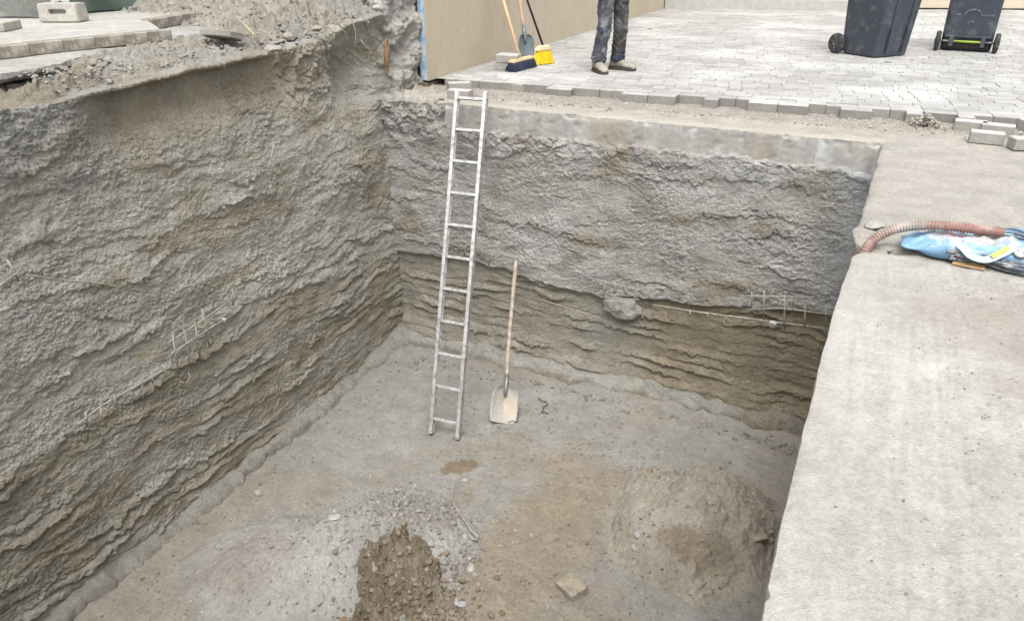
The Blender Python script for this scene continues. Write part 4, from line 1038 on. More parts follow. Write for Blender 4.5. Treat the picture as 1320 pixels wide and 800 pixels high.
# ------------------------------------------------------------------ shovels and brooms
def blade_mesh(w, L, dish=.03, pointed=.0, back=.03):
    """pan of a shovel in local x (width), z (0 socket .. -L tip), y forward"""
    us = np.linspace(-1, 1, 17); vs = np.linspace(0, 1, 19); V, U = np.meshgrid(vs, us, indexing='ij')
    half = w/2*np.interp(V, [0, .06, .18, .6, .9, 1], [.34, .66, .92, 1, .97, .90])
    if pointed: half = w/2*np.interp(V, [0, .06, .2, .5, .75, .9, 1], [.3, .75, .97, 1, .85, .5, .12])
    x = U*half; z = -V*L-.012*(1-U*U)*sst(.8, 1, V)
    y = dish*(U**2)*(1-.6*V)-.012*np.exp(-(U/.16)**2)*(1-V)-dish*.5*np.sin(V*np.pi)
    return x, y, z
def shovel(name, label, tip, top, face, bw, bl, mats, pointed=0, hr=.017, blade_tilt=.12, rot=0):
    tip = Vector(tip); top = Vector(top); ax = (top-tip).normalized()
    fy = Vector(face); fy = (fy-ax*fy.dot(ax)).normalized(); xx = fy.cross(ax)
    r = empty(name, tip, label=label, cat='shovel')
    sp = tip+ax*bl
    x, y, z = blade_mesh(bw, bl, .035, pointed)
    ca, sa = math.cos(blade_tilt), math.sin(blade_tilt)
    def place(x, y, z):
        y2 = y*ca-z*sa; z2 = y*sa+z*ca
        P = np.array(sp)[None, None]+x[..., None]*np.array(xx)+y2[..., None]*np.array(fy)+z2[..., None]*np.array(ax); return P
    A = place(x, y, z); Bk = place(x, y-.004, z)
    P = np.concatenate([A, Bk[:, ::-1]], 1)
    bl_o = grid('blade', P, mats[0], r, None, closed=True)
    m = MB(); m.tube([sp-ax*.10-fy*.004, sp-ax*.04-fy*.004, sp+ax*.02, sp+ax*.12], [.012, .021, hr+.006, hr+.003], 12); m.build('socket', mats[1], r, smooth=True)
    m = MB(); L = (top-sp).length; pts = [sp+ax*(.02+(L-.02)*i/9)+xx*(.006*math.sin(i*.5)) for i in range(10)]
    m.tube(pts, [hr*(1+.06*math.sin(i*.9)) for i in range(9)]+[hr*.8], 12); m.build('handle', mats[2], r, smooth=True)
tipp = onz(649, 543, FL+.05); topp = ony(664.5, 335, 6.72)
shovel('shovel', 'long handled shovel with a dusty pale blade standing against the far pit wall', tipp, topp, (.62, -1.0, .2), .28, .35, (M['bladed'], M['socket'], M['wood3']), hr=.021, blade_tilt=-.10)
tip2 = onz(681, 81, PZ+.02); top2 = onx(655, -120, WX+.03)
shovel('shovel', 'round grey shovel with a brown handle leaning on the tan wall between the brooms', tip2, top2, (1, -.55, .1), .24, .34, (M['blade2'], M['blade2'], M['wood']), pointed=1, hr=.021, blade_tilt=-.05)
def broom1():
    a = onz(655, 94, PZ); b = onz(689, 85, PZ); c = (a+b)/2; d = (b-a); d.normalize(); L = .46; ang = math.atan2(d.y, d.x)
    r = empty('broom', c, label='wide broom with dark bristles and pale wooden handle leaning on the tan wall', cat='broom')
    Mx = TR((c.x, c.y, PZ), (0, 0, ang)); rg = random.Random(3)
    m = MB(); n = 30
    for i in range(n):
        for j in range(6):
            x = -L/2+L*(i+.5)/n; y = -.035+.014*j; fl = (x/(L/2))*.035+rg.uniform(-.006, .006); fy = (y/.035)*.03+rg.uniform(-.006, .006)
            m.tube([Mx @ Vector((x, y, .10)), Mx @ Vector((x+fl*.6, y+fy*.6, .05)), Mx @ Vector((x+fl, y+fy, rg.uniform(.001, .008)))], [.0085, .0092, .0075], 5)
    m.build('bristles', M['bristle'], r)
    m = MB(); m.box(L+.01, .085, .032, Mx @ Matrix.Translation((0, 0, .112))); m.build('head', M['wood2'], r, bevel=.008)
    top = onx(624, -85, WX+.02); base = c+Vector((-.02, 0, .115)); m = MB()
    m.tube([base, base.lerp(top, .4), top], .0185, 12); m.build('handle', M['wood2'], r, smooth=True)
broom1()
def broom2():
    c = onz(700, 83, PZ); r = empty('broom', c, label='bright yellow broom with a black handle leaning on the tan wall', cat='broom')
    top = onx(648, -90, WX+.02); rg = random.Random(5); ang = R(62); zb = .175
    Mx = TR((c.x, c.y, PZ), (0, 0, ang)); m = MB()
    for i in range(20):
        for j in range(6):
            u = (i+.5)/20-.5; v = (j+.5)/6-.5; x0 = u*.17; x1 = u*.30+rg.uniform(-.006, .006); y0 = v*.06; y1 = v*.10
            m.tube([Mx @ Vector((x0, y0, zb)), Mx @ Vector(((x0+x1)/2, (y0+y1)/2, zb*.5)), Mx @ Vector((x1, y1, rg.uniform(.0, .012)))], [.0065, .0085, .0085], 5)
    m.build('bristles', M['yellow'], r)
    m = MB(); m.box(.235, .085, .06, Mx @ Matrix.Translation((0, 0, zb+.018)), None, (.62, .8)); m.build('head', M['cream'], r, bevel=.012)
    base = Vector((c.x, c.y, PZ+zb+.03)); m = MB(); m.tube([base, top], .0135, 10); m.build('handle', M['blackpole'], r, smooth=True)
broom2()

# ------------------------------------------------------------------ rebar remnants
def rebar(label, segs, plane, val, rad=.006, name='rebar_mesh', bolt=None, group=None):
    """segs: list of pixel polylines lying on a pit wall; each bar one part"""
    fn = (lambda q, o=0: onx(q[0], q[1], val+o)) if plane == 'x' else (lambda q, o=0: ony(q[0], q[1], val-o))
    pts0 = fn(segs[0][0]); r = empty(name, pts0, label=label, cat='rebar', group=group)
    rg = random.Random(int(pts0.z*1e4) & 0xffff)
    for k, sg in enumerate(segs):
        q = [fn(p, .006*(k % 2)) for p in sg]
        if len(q) == 2: q = [q[0], q[0].lerp(q[1], .5)+Vector((rg.uniform(-.004, .004),)*3), q[1]]
        m = MB(); m.tube(q, rad, 7); m.build('bar', M['wire'], r, smooth=True)
    if bolt:
        p = fn(bolt[0], .02); s = bolt[1]
        d, f = stone_verts(s, 5, .9); m = MB(); m.add([Vector(x)+p for x in d], f.tolist(), (.44, .43, .40)); m.build('bolt_cap', M['stone'], r)
    return r
XL, YF = -4.44, 6.735
rebar('bent grid of thin rods with a long bar left exposed across the left wall',
      [[(98, 548), (130, 523), (200, 483), (270, 446)], [(220, 456), (275, 420), (302, 405)], [(218, 441), (262, 412), (300, 384)],
       [(222, 430), (226, 456), (231, 482)], [(237, 424), (241, 448), (245, 472)], [(251, 415), (254, 436), (258, 460)], [(260, 398), (265, 422), (270, 448)], [(130, 525), (131, 542)], [(110, 530), (112, 548)], [(147, 508), (149, 524)], [(195, 478), (197, 494)], [(212, 470), (214, 486)], [(299, 372), (301, 394)]], 'x', XL, .007, bolt=((289, 413), .03))
rebar('small hooked loop of wire hanging under the rod grid on the left wall', [[(243, 480), (245, 487), (240, 493), (232, 492)]], 'x', XL+.02, .004, 'wire_loop')
rebar('short rods poking out high on the left wall', [[(353, 186), (342, 232)], [(395, 204), (387, 220)], [(380, 236), (374, 254)], [(350, 238), (347, 245)], [(362, 240), (359, 250)], [(377, 236), (388, 240)]], 'x', -4.50, .006)
rebar('two crossed rods on the left wall at the picture border', [[(8, 334), (24, 362)], [(-4, 371), (24, 350)]], 'x', -4.49, .007)
rebar('long twisted wire lying along the middle of the left wall', [[(34, 354), (60, 358), (90, 362), (130, 365), (180, 376)]], 'x', -4.475, .006, 'wire')
rebar('small rod grid on the far wall behind the ladder', [[(598, 312), (642, 332)], [(601, 315), (598, 330)], [(622, 322), (620, 335)], [(636, 322), (630, 342)]], 'y', 6.75, .006)
rebar('square rod grid above the round grey plug on the far wall', [[(774, 363), (829, 374)], [(777, 384), (824, 386)], [(780, 362), (777, 386)], [(793, 364), (792, 378)], [(806, 366), (806, 380)], [(822, 366), (819, 394)]], 'y', 6.715, .007)
rebar('straight pale bar running along the top of the damp patch on the far wall', [[(842, 393), (900, 402), (985, 413), (1070, 424)], [(890, 400), (889, 408)], [(912, 404), (912, 410)], [(936, 406), (936, 414)], [(845, 393), (845, 399)]], 'y', 6.71, .008, 'rebar')
rebar('rod grid with a round bolt head at the right end of the far wall', [[(960, 382), (1030, 382)], [(962, 399), (1008, 397), (1076, 406)], [(985, 374), (985, 412)], [(1012, 380), (1011, 425)], [(969, 376), (969, 395)], [(1003, 382), (1003, 390)], [(1020, 382), (1021, 402)], [(1038, 394), (1037, 422)], [(1065, 396), (1064, 424)]], 'y', 6.71, .007, bolt=((996, 418), .042))
rebar('thin loose wire across the lower far wall left of the grey plug', [[(690, 384), (720, 393), (770, 408)]], 'y', 6.73, .005, 'wire')
# grey plug with its nut
def plug():
    c = ony(801, 398, 6.80); r = empty('anchor_plug', c, label='rounded lump of grey mortar round an anchor nut on the far wall', cat='anchor')
    a = np.linspace(0, 2*np.pi, 60, endpoint=False); rr = np.linspace(0, 1, 16); Rr, A = np.meshgrid(rr, a, indexing='ij')
    X = np.cos(A)*Rr*.205*(1+.12*perlin(A*2, A*0, 801)); Z = np.sin(A)*Rr*np.where(np.sin(A) > 0, .13, .12)*(1+.3*perlin(A*1.6, A*0, 802))-.01*np.cos(A)
    D = .058*np.sqrt(np.clip(1-Rr**4, 0, 1))+.03*fbm(X*9, Z*9, 3, 804)+.008*grain(X, Z, 803, 28)
    P = np.stack([c.x+X, np.broadcast_to(c.y+.02-D, X.shape), c.z+Z], -1)
    grid('mortar', P, M['shot'], r, const(X.shape, (.52, .51, .48)), closed=True)
    q = ony(796, 398, 6.72); m = MB(); m.lathe([(.001, 0), (.03, 0), (.03, .022), (.018, .024), (.018, .045), (.001, .045)], 6, Matrix.Translation(q+Vector((0, .015, 0))) @ Euler((R(90), 0, 0)).to_matrix().to_4x4()); m.build('nut', M['wire'], r)
    q = ony(822, 401, 6.73); m = MB(); m.lathe([(.001, 0), (.02, 0), (.02, .03), (.001, .03)], 6, Matrix.Translation(q+Vector((0, .01, 0))) @ Euler((R(75), 0, R(30))).to_matrix().to_4x4()); m.build('nut', M['wire'], r)
plug()
# bent bar on the grey heap and wire scraps
def bent_bar():
    px = [(581, 645), (590, 657), (600, 672), (608, 684), (615, 691), (615, 696), (608, 694), (602, 684)]
    pts = []
    for q in px:
        z = mound_z(*q)+.025; pts.append(onz(q[0], q[1], z))
    m = MB(); m.tube(pts, .008, 8); o = m.build('bent_bar', M['wire'], None, smooth=True); rel(o)
    tag(o, 'steel bar bent into a hook lying on the grey heap', 'rebar')
    for lab, px in (('tangle of dark wire on the floor right of the shovel blade', [(694, 513), (699, 517), (704, 517), (706, 521), (701, 524), (699, 531)]), ('short dark scrap of wire just below the tangle', [(697, 532), (702, 531), (707, 533)]), ('black wire offcut beside the shovel blade', [(655, 545), (661, 543), (665, 545), (668, 543)])):
        pts = [onz(x, y, FL+.012+.008*(i % 2)) for i, (x, y) in enumerate(px)]
        pts = [Vector((p.x, p.y, p.z+float(floor_z(np.array([[p.x]]), np.array([[p.y]]))[0, 0])-FL)) for p in pts]
        m = MB(); m.tube(pts, .005, 6); o = m.build('wire_scrap', M['darkwire'], None, smooth=True); rel(o); tag(o, lab, 'wire')
M['darkwire'] = rough_mat('dark_wire', (.07, .06, .05), amount=.2, bump=0)
bent_bar()

# ------------------------------------------------------------------ wheeled bins
def make_bin(label):
    r = empty('wheelie_bin', (0, 0, 0), label=label, cat='bin')
    # local: back side (wheels) at -y, front at +y
    def ring(w, d0, d1, z, rc=.05, flare=0):
        pts = []
        for cx, cy, a0 in ((w/2-rc, d1-rc, 0), (-w/2+rc, d1-rc, 90), (-w/2+rc, d0+rc, 180), (w/2-rc, d0+rc, 270)):
            for k in range(5):
                a = R(a0+22.5*k); pts.append((cx+rc*math.cos(a), cy+rc*math.sin(a), z))
        return pts
    m = MB(); rings = [ring(.545, -.20, .27, .012, .05), ring(.555, -.24, .285, .16, .05), ring(.57, -.285, .37, .97, .05), ring(.60, -.31, .40, .975, .05), ring(.60, -.31, .40, 1.03, .05)]
    n = 20; v = [p for q in rings for p in q]; f = []
    for i in range(len(rings)-1):
        for j in range(n): f.append((i*n+j, i*n+(j+1) % n, (i+1)*n+(j+1) % n, (i+1)*n+j))
    f.append(tuple(reversed(range(n)))); f.append(tuple((len(rings)-1)*n+j for j in range(n)))
    m.add(v, f); body = m.build('body', M['bin'], r, bevel=.004, segs=1, local=True)
    m = MB()                                    # moulded vertical ribs on the front and sides
    for (x0, y0, x1, y1) in ((-.13, .278, -.15, .372), (.13, .278, .15, .372)):
        m.tube([(x0, y0, .05), (x1, y1, .96)], .016, 8)
    for sx in (-1, 1):
        m.tube([(sx*.248, .06, .05), (sx*.283, .10, .96)], .014, 8)
    m.build('rib', M['bin'], body, local=True, smooth=True)
    m = MB(); m.box(.50, .06, .10, TR((0, -.222, .085))); m.build('axle_recess_shade', M['black'], r, bevel=.006, local=True)  # solid black block, paints the shade of a slot under the axle
    m = MB(); m.box(.50, .04, .014, TR((0, -.25, .172)))
    m.box(.05, .10, .13, TR((-.17, -.235, .12)), None, (1, .7)); m.box(.05, .10, .13, TR((.17, -.235, .12)), None, (1, .7)); m.build('axle_bracket', M['bin'], r, bevel=.006, local=True)
    m = MB(); m.tube([(-.19, -.262, .115), (.19, -.262, .115)], .013, 12); m.build('axle', M['lime'], r, local=True, smooth=True)
    for sx in (-1, 1):
        m = MB(); m.tube([(sx*.19, -.262, .115), (sx*.30, -.262, .115)], .012, 12); m.build('axle_end', M['socket'], r, local=True, smooth=True)
    for sx in (-1, 1):
        w = MB(); T = Matrix.Translation((sx*.315, -.262, .115)) @ Euler((0, R(90), 0)).to_matrix().to_4x4()
        w.lathe([(.072, -.024), (.098, -.027), (.113, -.018), (.115, 0), (.113, .018), (.098, .027), (.072, .024)], 28, T); wh = w.build('wheel', M['rubber'], r, local=True, smooth=True)
        h = MB(); h.lathe([(.002, -.03), (.03, -.034), (.034, -.024), (.07, -.020), (.073, -.025), (.073, .025), (.07, .020), (.034, .024), (.03, .034), (.002, .03)], 20, T)
        for k in range(6):
            a = R(60*k); h.box(.05, .012, .056, T @ TR((.052*math.cos(a), .052*math.sin(a), 0), (0, 0, a)))
        h.build('hub', M['hub'], wh, local=True)
    m = MB(); m.box(.62, .76, .05, TR((0, .045, 1.06)), None, (.94, .95)); m.build('lid', M['bin'], r, bevel=.02, segs=3, local=True)
    m = MB(); m.tube([(-.20, -.31, 1.0), (-.20, -.37, 1.02), (.20, -.37, 1.02), (.20, -.31, 1.0)], .017, 10); m.build('handle', M['bin'], r, local=True, smooth=True)
    mk = MB()                                   # worn pale emblem on the back, flush plates 2 mm proud
    def plate(x, z, w, h, rot=0):
        y = -.2425-.05556*(z-.16)-.003; mk.box(w, .002, h, TR((x, y, z), (R(3.2), rot, 0)))
    plate(-.165, .42, .085, .022); plate(.165, .42, .11, .022)
    for k in range(7):
        a = R(20+23.3*k); plate(.09*math.cos(a)*1.0, .405+.075*math.sin(a), .04, .016, R(90)-a)
    for k in range(3): plate(.022*(k-1), .335+.018*(k == 1), .022, .016, R(45*(k-1)))
    mk.build('emblem', M['mark'], body, local=True)
    return r
M['hub'] = rough_mat('hub_plastic', (.06, .06, .062), amount=.2, bump=0, rough=.6, dust=((.2, .19, .18), 20, .5, .7))
def copy_tree(o, parent=None):
    c = o.copy(); COL.objects.link(c)
    if parent is not None: c.parent = parent
    for ch in list(o.children):
        if ch is not c: copy_tree(ch, c)
    return c
b1 = make_bin('dark grey wheelie bin turned to show its worn emblem and lime axle between the wheels')
b2 = copy_tree(b1); b2['label'] = 'dark grey wheelie bin seen from its front corner, one wheel at its left'
for b in (b1, b2): b['group'] = 'wheelie bins in the yard'
SB = 1.12
q = onz(1243, 67, PZ); b1.location = (q.x+.02, q.y+.30, PZ); b1.rotation_euler = (0, 0, R(-4)); b1.scale = (SB,)*3
q = onz(1120, 74, PZ); b2.location = (q.x+.02, q.y+.33, PZ); b2.rotation_euler = (0, 0, R(-128)); b2.scale = (SB,)*3

# ------------------------------------------------------------------ person
def skin_mesh(chains, subdiv=2):
    """chains: dict name->(pos, (rx, ry)); edges list -> evaluated skin surface as a new mesh"""
    verts, edges = chains; me = bpy.data.meshes.new('tmp'); me.from_pydata([v[0] for v in verts], edges, [])
    o = bpy.data.objects.new('tmp', me); COL.objects.link(o)
    md = o.modifiers.new('s', 'SKIN'); md.use_smooth_shade = True
    for i, v in enumerate(verts):
        sv = me.skin_vertices[0].data[i]; sv.radius = v[1]; sv.use_root = (i == 0)
    ss = o.modifiers.new('u', 'SUBSURF'); ss.levels = subdiv; ss.render_levels = subdiv
    dg = bpy.context.evaluated_depsgraph_get(); dg.update()
    out = bpy.data.meshes.new_from_object(o.evaluated_get(dg)); bpy.data.objects.remove(o); bpy.data.meshes.remove(me)
    return out
def person():
    fA = onz(772, 93, PZ); fB = onz(796, 90, PZ); fB = Vector((fB.x, fB.y+.0, PZ))
    hipc = Vector(((fA.x+fB.x)/2+.005, (fA.y+fB.y)/2+.02, PZ+.93))
    face = Vector((.80, -.60, 0)).normalized(); side = Vector((-face.y, face.x, 0))  # person's left
    # leg A is the near one (right leg), leg B the far one (left leg)
    hA = hipc-side*.095; hB = hipc+side*.095
    anA = fA+Vector((-.02, .02, .09)); anB = fB+Vector((-.01, .02, .09))
    knA = hA.lerp(anA, .5)+face*.045; knB = hB.lerp(anB, .5)+face*.035
    chest = hipc+Vector((0, 0, .40))-face*.01; neck = hipc+Vector((0, 0, .60)); head = hipc+Vector((0, 0, .76))+face*.025
    V = [(hipc, (.13, .11)), (hA, (.085, .085)), (knA, (.055, .055)), (anA, (.03, .03)), (hB, (.085, .085)), (knB, (.055, .055)), (anB, (.03, .03)),
         (hipc+Vector((0, 0, .2)), (.14, .105)), (chest, (.155, .115)), (neck, (.052, .052)), (head+Vector((0, 0, -.05)), (.068, .075)), (head+Vector((0, 0, .06)), (.078, .09))]
    E_ = [(0, 1), (1, 2), (2, 3), (0, 4), (4, 5), (5, 6), (0, 7), (7, 8), (8, 9), (9, 10), (10, 11)]
    for an_, k_, dr_ in ((anA, 3, Vector((.62, -.78, 0)).normalized()), (anB, 6, Vector((.97, -.25, 0)).normalized())):
        V.append((Vector((an_.x, an_.y, PZ+.055))+dr_*.11, (.022, .018))); E_.append((k_, len(V)-1))
    for s in (-1, 1):                                         # arms with five fingers each
        sh = chest+side*s*.19+Vector((0, 0, .10)); el = sh+side*s*.07+Vector((0, 0, -.29))-face*.03; wr = el+Vector((0, 0, -.20))+face*.13; pa = wr+(Vector((0, 0, -.06))+face*.04)
        k = len(V); V += [(sh, (.058, .058)), (el, (.042, .042)), (wr, (.028, .026)), (pa, (.038, .022))]; E_ += [(8, k), (k, k+1), (k+1, k+2), (k+2, k+3)]
        for j, l in enumerate((.07, .08, .075, .06)):
            o = face*(.03-.02*j); p1 = pa+o+Vector((0, 0, -.045)); p2 = p1+Vector((0, 0, -l*.55))-side*s*.02
            q = len(V); V += [(p1, (.0095, .0095)), (p2, (.008, .008))]; E_ += [(k+3, q), (q, q+1)]
        q = len(V); V += [(pa+face*.05+Vector((0, 0, .0)), (.0105, .0105)), (pa+face*.07+Vector((0, 0, -.035)), (.009, .009))]; E_ += [(k+3, q), (q, q+1)]
    # nose
    q = len(V); V.append((head+face*.098+Vector((0, 0, .005)), (.014, .014))); E_.append((11, q))
    for s in (-1, 1):
        q = len(V); V.append((head+side*s*.088+Vector((0, 0, .01)), (.016, .022))); E_.append((11, q))
    me = skin_mesh((V, E_), 2); me.name = 'person'
    body = link_mesh('person', me, None); me.materials.clear(); me.materials.append(M['skin'])
    base = Vector((hipc.x, hipc.y, PZ))
    me.transform(Matrix.Translation(-base)); body.location = base
    tag(body, 'person in dusty dark work trousers and pale boots standing on the paving', 'person')
    def child(name, mesh, mat):
        mesh.name = name; mesh.materials.clear(); mesh.materials.append(mat); o = bpy.data.objects.new(name, mesh); COL.objects.link(o); mesh.transform(Matrix.Translation(-base)); o.parent = body; return o
    # trousers: loose legs, bunched above the boots
    T = [(hipc+Vector((0, 0, .10)), (.165, .125)), (hipc, (.16, .13))]; TE = [(0, 1)]
    for h, kn, an in ((hA, knA, anA), (hB, knB, anB)):
        k = len(T); 
        seq = [(h+Vector((0, 0, -.07)), .105), (h.lerp(kn, .5), .098), (h.lerp(kn, .85), .086), (kn+face*.005, .083), (kn.lerp(an, .25), .082), (kn.lerp(an, .5)-face*.012, .084), (kn.lerp(an, .75)-face*.008, .083), (kn.lerp(an, .88), .088), (kn.lerp(an, 1.0)+Vector((0, 0, -.015)), .074)]
        for p, rr in seq: T.append((p, (rr, rr*1.04)))
        TE.append((1, k)); TE += [(k+i, k+i+1) for i in range(len(seq)-1)]
    tm = skin_mesh((T, TE), 4)
    n = len(tm.vertices); co = np.empty(n*3, np.float32); tm.vertices.foreach_get('co', co); co = co.reshape(-1, 3); no = np.empty(n*3, np.float32); tm.vertices.foreach_get('normal', no); no = no.reshape(-1, 3)
    a = co @ np.array(side)+.5*(co @ np.array(face)); z = co[:, 2]-PZ
    lowf = sst(.42, .12, z)+.35*np.exp(-((z-.5)/.10)**2)
    dirn = np.where((co @ np.array(side)) > float(hipc.dot(side)), 1, -1)
    wr = fbm(a*6, z*17+dirn*a*12, 3, 901)*.013+(np.abs(perlin(a*4, z*24+dirn*a*9, 903))-.2)*.026*lowf+fbm(a*4, z*8, 2, 905)*.012
    co = co+no*wr[:, None]; tm.vertices.foreach_set('co', co.astype(np.float32).reshape(-1))
    navy = np.array((.046, .050, .064)); dark = np.array((.044, .041, .039)); 
    farleg = ((co @ np.array(side)) > float(hipc.dot(side)))
    c = np.where(farleg[:, None], dark, navy)
    gry = sst(-.05, .3, fbm(a*5, z*6, 3, 907)+.35*sst(.6, .8, z)-.1)
    c = c*(1-.75*gry[:, None])+np.array((.115, .112, .105))*.75*gry[:, None]
    kn = np.exp(-((z-.50)/.13)**2)*sst(-.2, .3, fbm(a*7, z*7, 3, 909)+.12)*np.where(farleg, .5, 1)
    c = c*(1-.6*kn[:, None])+np.array((.27, .285, .30))*.6*kn[:, None]
    lo = sst(.30, .12, z)[:, None]*.7; c = c*(1-lo)+np.where(farleg[:, None], np.array((.042, .052, .080)), np.array((.085, .088, .098)))*lo
    at = tm.attributes.new('tint', 'FLOAT_COLOR', 'POINT'); at.data.foreach_set('color', np.concatenate([c, np.ones((n, 1))], 1).astype(np.float32).reshape(-1))
    child('trousers', tm, M['jeans'])
    jv = [(hipc+Vector((0, 0, -.05)), (.205, .19)), (hipc+Vector((0, 0, .2)), (.20, .175)), (chest, (.215, .19)), (chest+Vector((0, 0, .13)), (.17, .14)), (neck+Vector((0, 0, -.03)), (.085, .085))]; je = [(0, 1), (1, 2), (2, 3), (3, 4)]
    for s in (-1, 1):
        sh = chest+side*s*.19+Vector((0, 0, .10)); el = sh+side*s*.07+Vector((0, 0, -.29))-face*.03; wr_ = el+Vector((0, 0, -.19))+face*.12
        k = len(jv); jv += [(sh, (.10, .10)), (el, (.068, .068)), (wr_, (.046, .046))]; je += [(2, k), (k, k+1), (k+1, k+2)]
    child('jacket', skin_mesh((jv, je), 2), M['jacket'])
    hv = [(head+Vector((0, 0, .10))-face*.020, (.102, .105)), (head+Vector((0, 0, .04))-face*.05, (.098, .085)), (head+Vector((0, 0, -.03))-face*.06, (.07, .05))]
    child('hair', skin_mesh((hv, [(0, 1), (1, 2)]), 2), M['hair'])
    # boots
    for f_, an, dr in ((fA, anA, Vector((.62, -.78, 0)).normalized()), (fB, anB, Vector((.97, -.25, 0)).normalized())):
        hl = Vector((an.x, an.y, PZ))-dr*.055; sd = Vector((-dr.y, dr.x, 0))
        prof = [(-.045, .030, .050, .036), (-.03, .135, .10, .046), (.03, .165, .10, .052), (.075, .160, .075, .052), (.12, .125, .06, .051), (.17, .098, .05, .055), (.22, .090, .045, .056), (.265, .076, .04, .049), (.295, .048, .03, .030)]
        P = []
        nn = 20
        for (s, top, _, hw) in prof:
            row = []
            for j in range(nn):
                a = 2*math.pi*j/nn; cx = math.copysign(abs(math.cos(a))**.75, math.cos(a)); sx = math.copysign(abs(math.sin(a))**.75, math.sin(a))
                zz = .026+(top-.026)*(.5+.5*sx) if top > .026 else .026
                p = hl+dr*s+sd*hw*cx*(1-.25*max(0, sx)); row.append((p.x, p.y, PZ+zz))
            P.append(row)
        cap0 = [[tuple(np.mean(P[0], 0))]*nn]; cap1 = [[tuple(np.mean(P[-1], 0))]*nn]
        P = np.array(cap0+P+cap1)
        bo = grid('boot', P, M['boot'], body, None, closed=True)
        sm = MB(); k = len(prof); ring = [(hl+dr*s*1.01+sd*hw*1.10) for s, _, _, hw in prof]+[(hl+dr*s*1.01-sd*hw*1.10) for s, _, _, hw in reversed(prof)]
        v = [Vector((p.x, p.y, PZ+.001)) for p in ring]+[Vector((p.x, p.y, PZ+.030)) for p in ring]; q = len(ring)
        sm.add(v, [tuple(range(q)), tuple(reversed(range(q, 2*q)))]+[(i, i+q, (i+1) % q+q, (i+1) % q) for i in range(q)])
        sm.build('sole', M['sole'], bo, bevel=.003, segs=1)
        lm = MB()
        for i in range(3):
            s = .075+.03*i; t = .152-.022*i; c_ = hl+dr*s; lm.tube([c_+sd*.03+Vector((0, 0, t-.012)), c_+Vector((0, 0, t+.002)), c_-sd*.03+Vector((0, 0, t-.012))], .004, 5)
        lm.build('laces', M['sole'], bo)
person()

# ------------------------------------------------------------------ hose and bag
def smooth_path(pts, n):
    pts = np.array([tuple(p) for p in pts]); t = np.linspace(0, len(pts)-1, n); out = np.zeros((n, 3))
    for k, tt in enumerate(t):
        i = min(int(tt), len(pts)-2); u = tt-i; p0 = pts[max(i-1, 0)]; p1 = pts[i]; p2 = pts[i+1]; p3 = pts[min(i+2, len(pts)-1)]
        out[k] = .5*((2*p1)+(-p0+p2)*u+(2*p0-5*p1+4*p2-p3)*u*u+(-p0+3*p1-3*p2+p3)*u**3)
    return out
def hose():
    cp = [onz(1109, 352, -.14), onz(1113, 330, -.01), onz(1125, 310, .06), onz(1148, 297, .115), onz(1180, 291, .15), onz(1215, 291, .17), onz(1255, 295, .17), onz(1294, 300, .165)]
    pth = smooth_path(cp, 900); seg = np.linalg.norm(np.diff(pth, axis=0), axis=1); s = np.concatenate([[0], np.cumsum(seg)])
    S = np.arange(0, s[-1], .0021); P = np.stack([np.interp(S, s, pth[:, k]) for k in range(3)], 1)
    rad = .0245+.0023*np.sin(2*np.pi*S/.0150); cols = []
    dusty = .18+np.exp(-((S/s[-1]-.53)/.09)**2)*.75+np.clip(fbm(S*6, S*0, 2, 921), 0, 1)*.5+np.exp(-((S/s[-1]-.36)/.05)**2)*.4
    for i in range(len(S)):
        t = min(1, dusty[i]); c = np.array((.235, .112, .093))*(1-t)+np.array((.29, .27, .24))*t
        cols.append(tuple(c))
    m = MB(); m.tube([Vector(p) for p in P], list(rad), 18, cols, cap=False)
    m.tube([Vector(p) for p in P[-30:]], .017, 14, (.05, .04, .04), cap=True)
    o = m.build('corrugated_hose', M['hose'], None, smooth=True); rel(o)
    tag(o, 'red corrugated hose arching from the pit edge over the blue bag', 'hose')
    return Vector(P[-1]), Vector(P[-1]-P[-20]).normalized()
hend, hdir = hose()
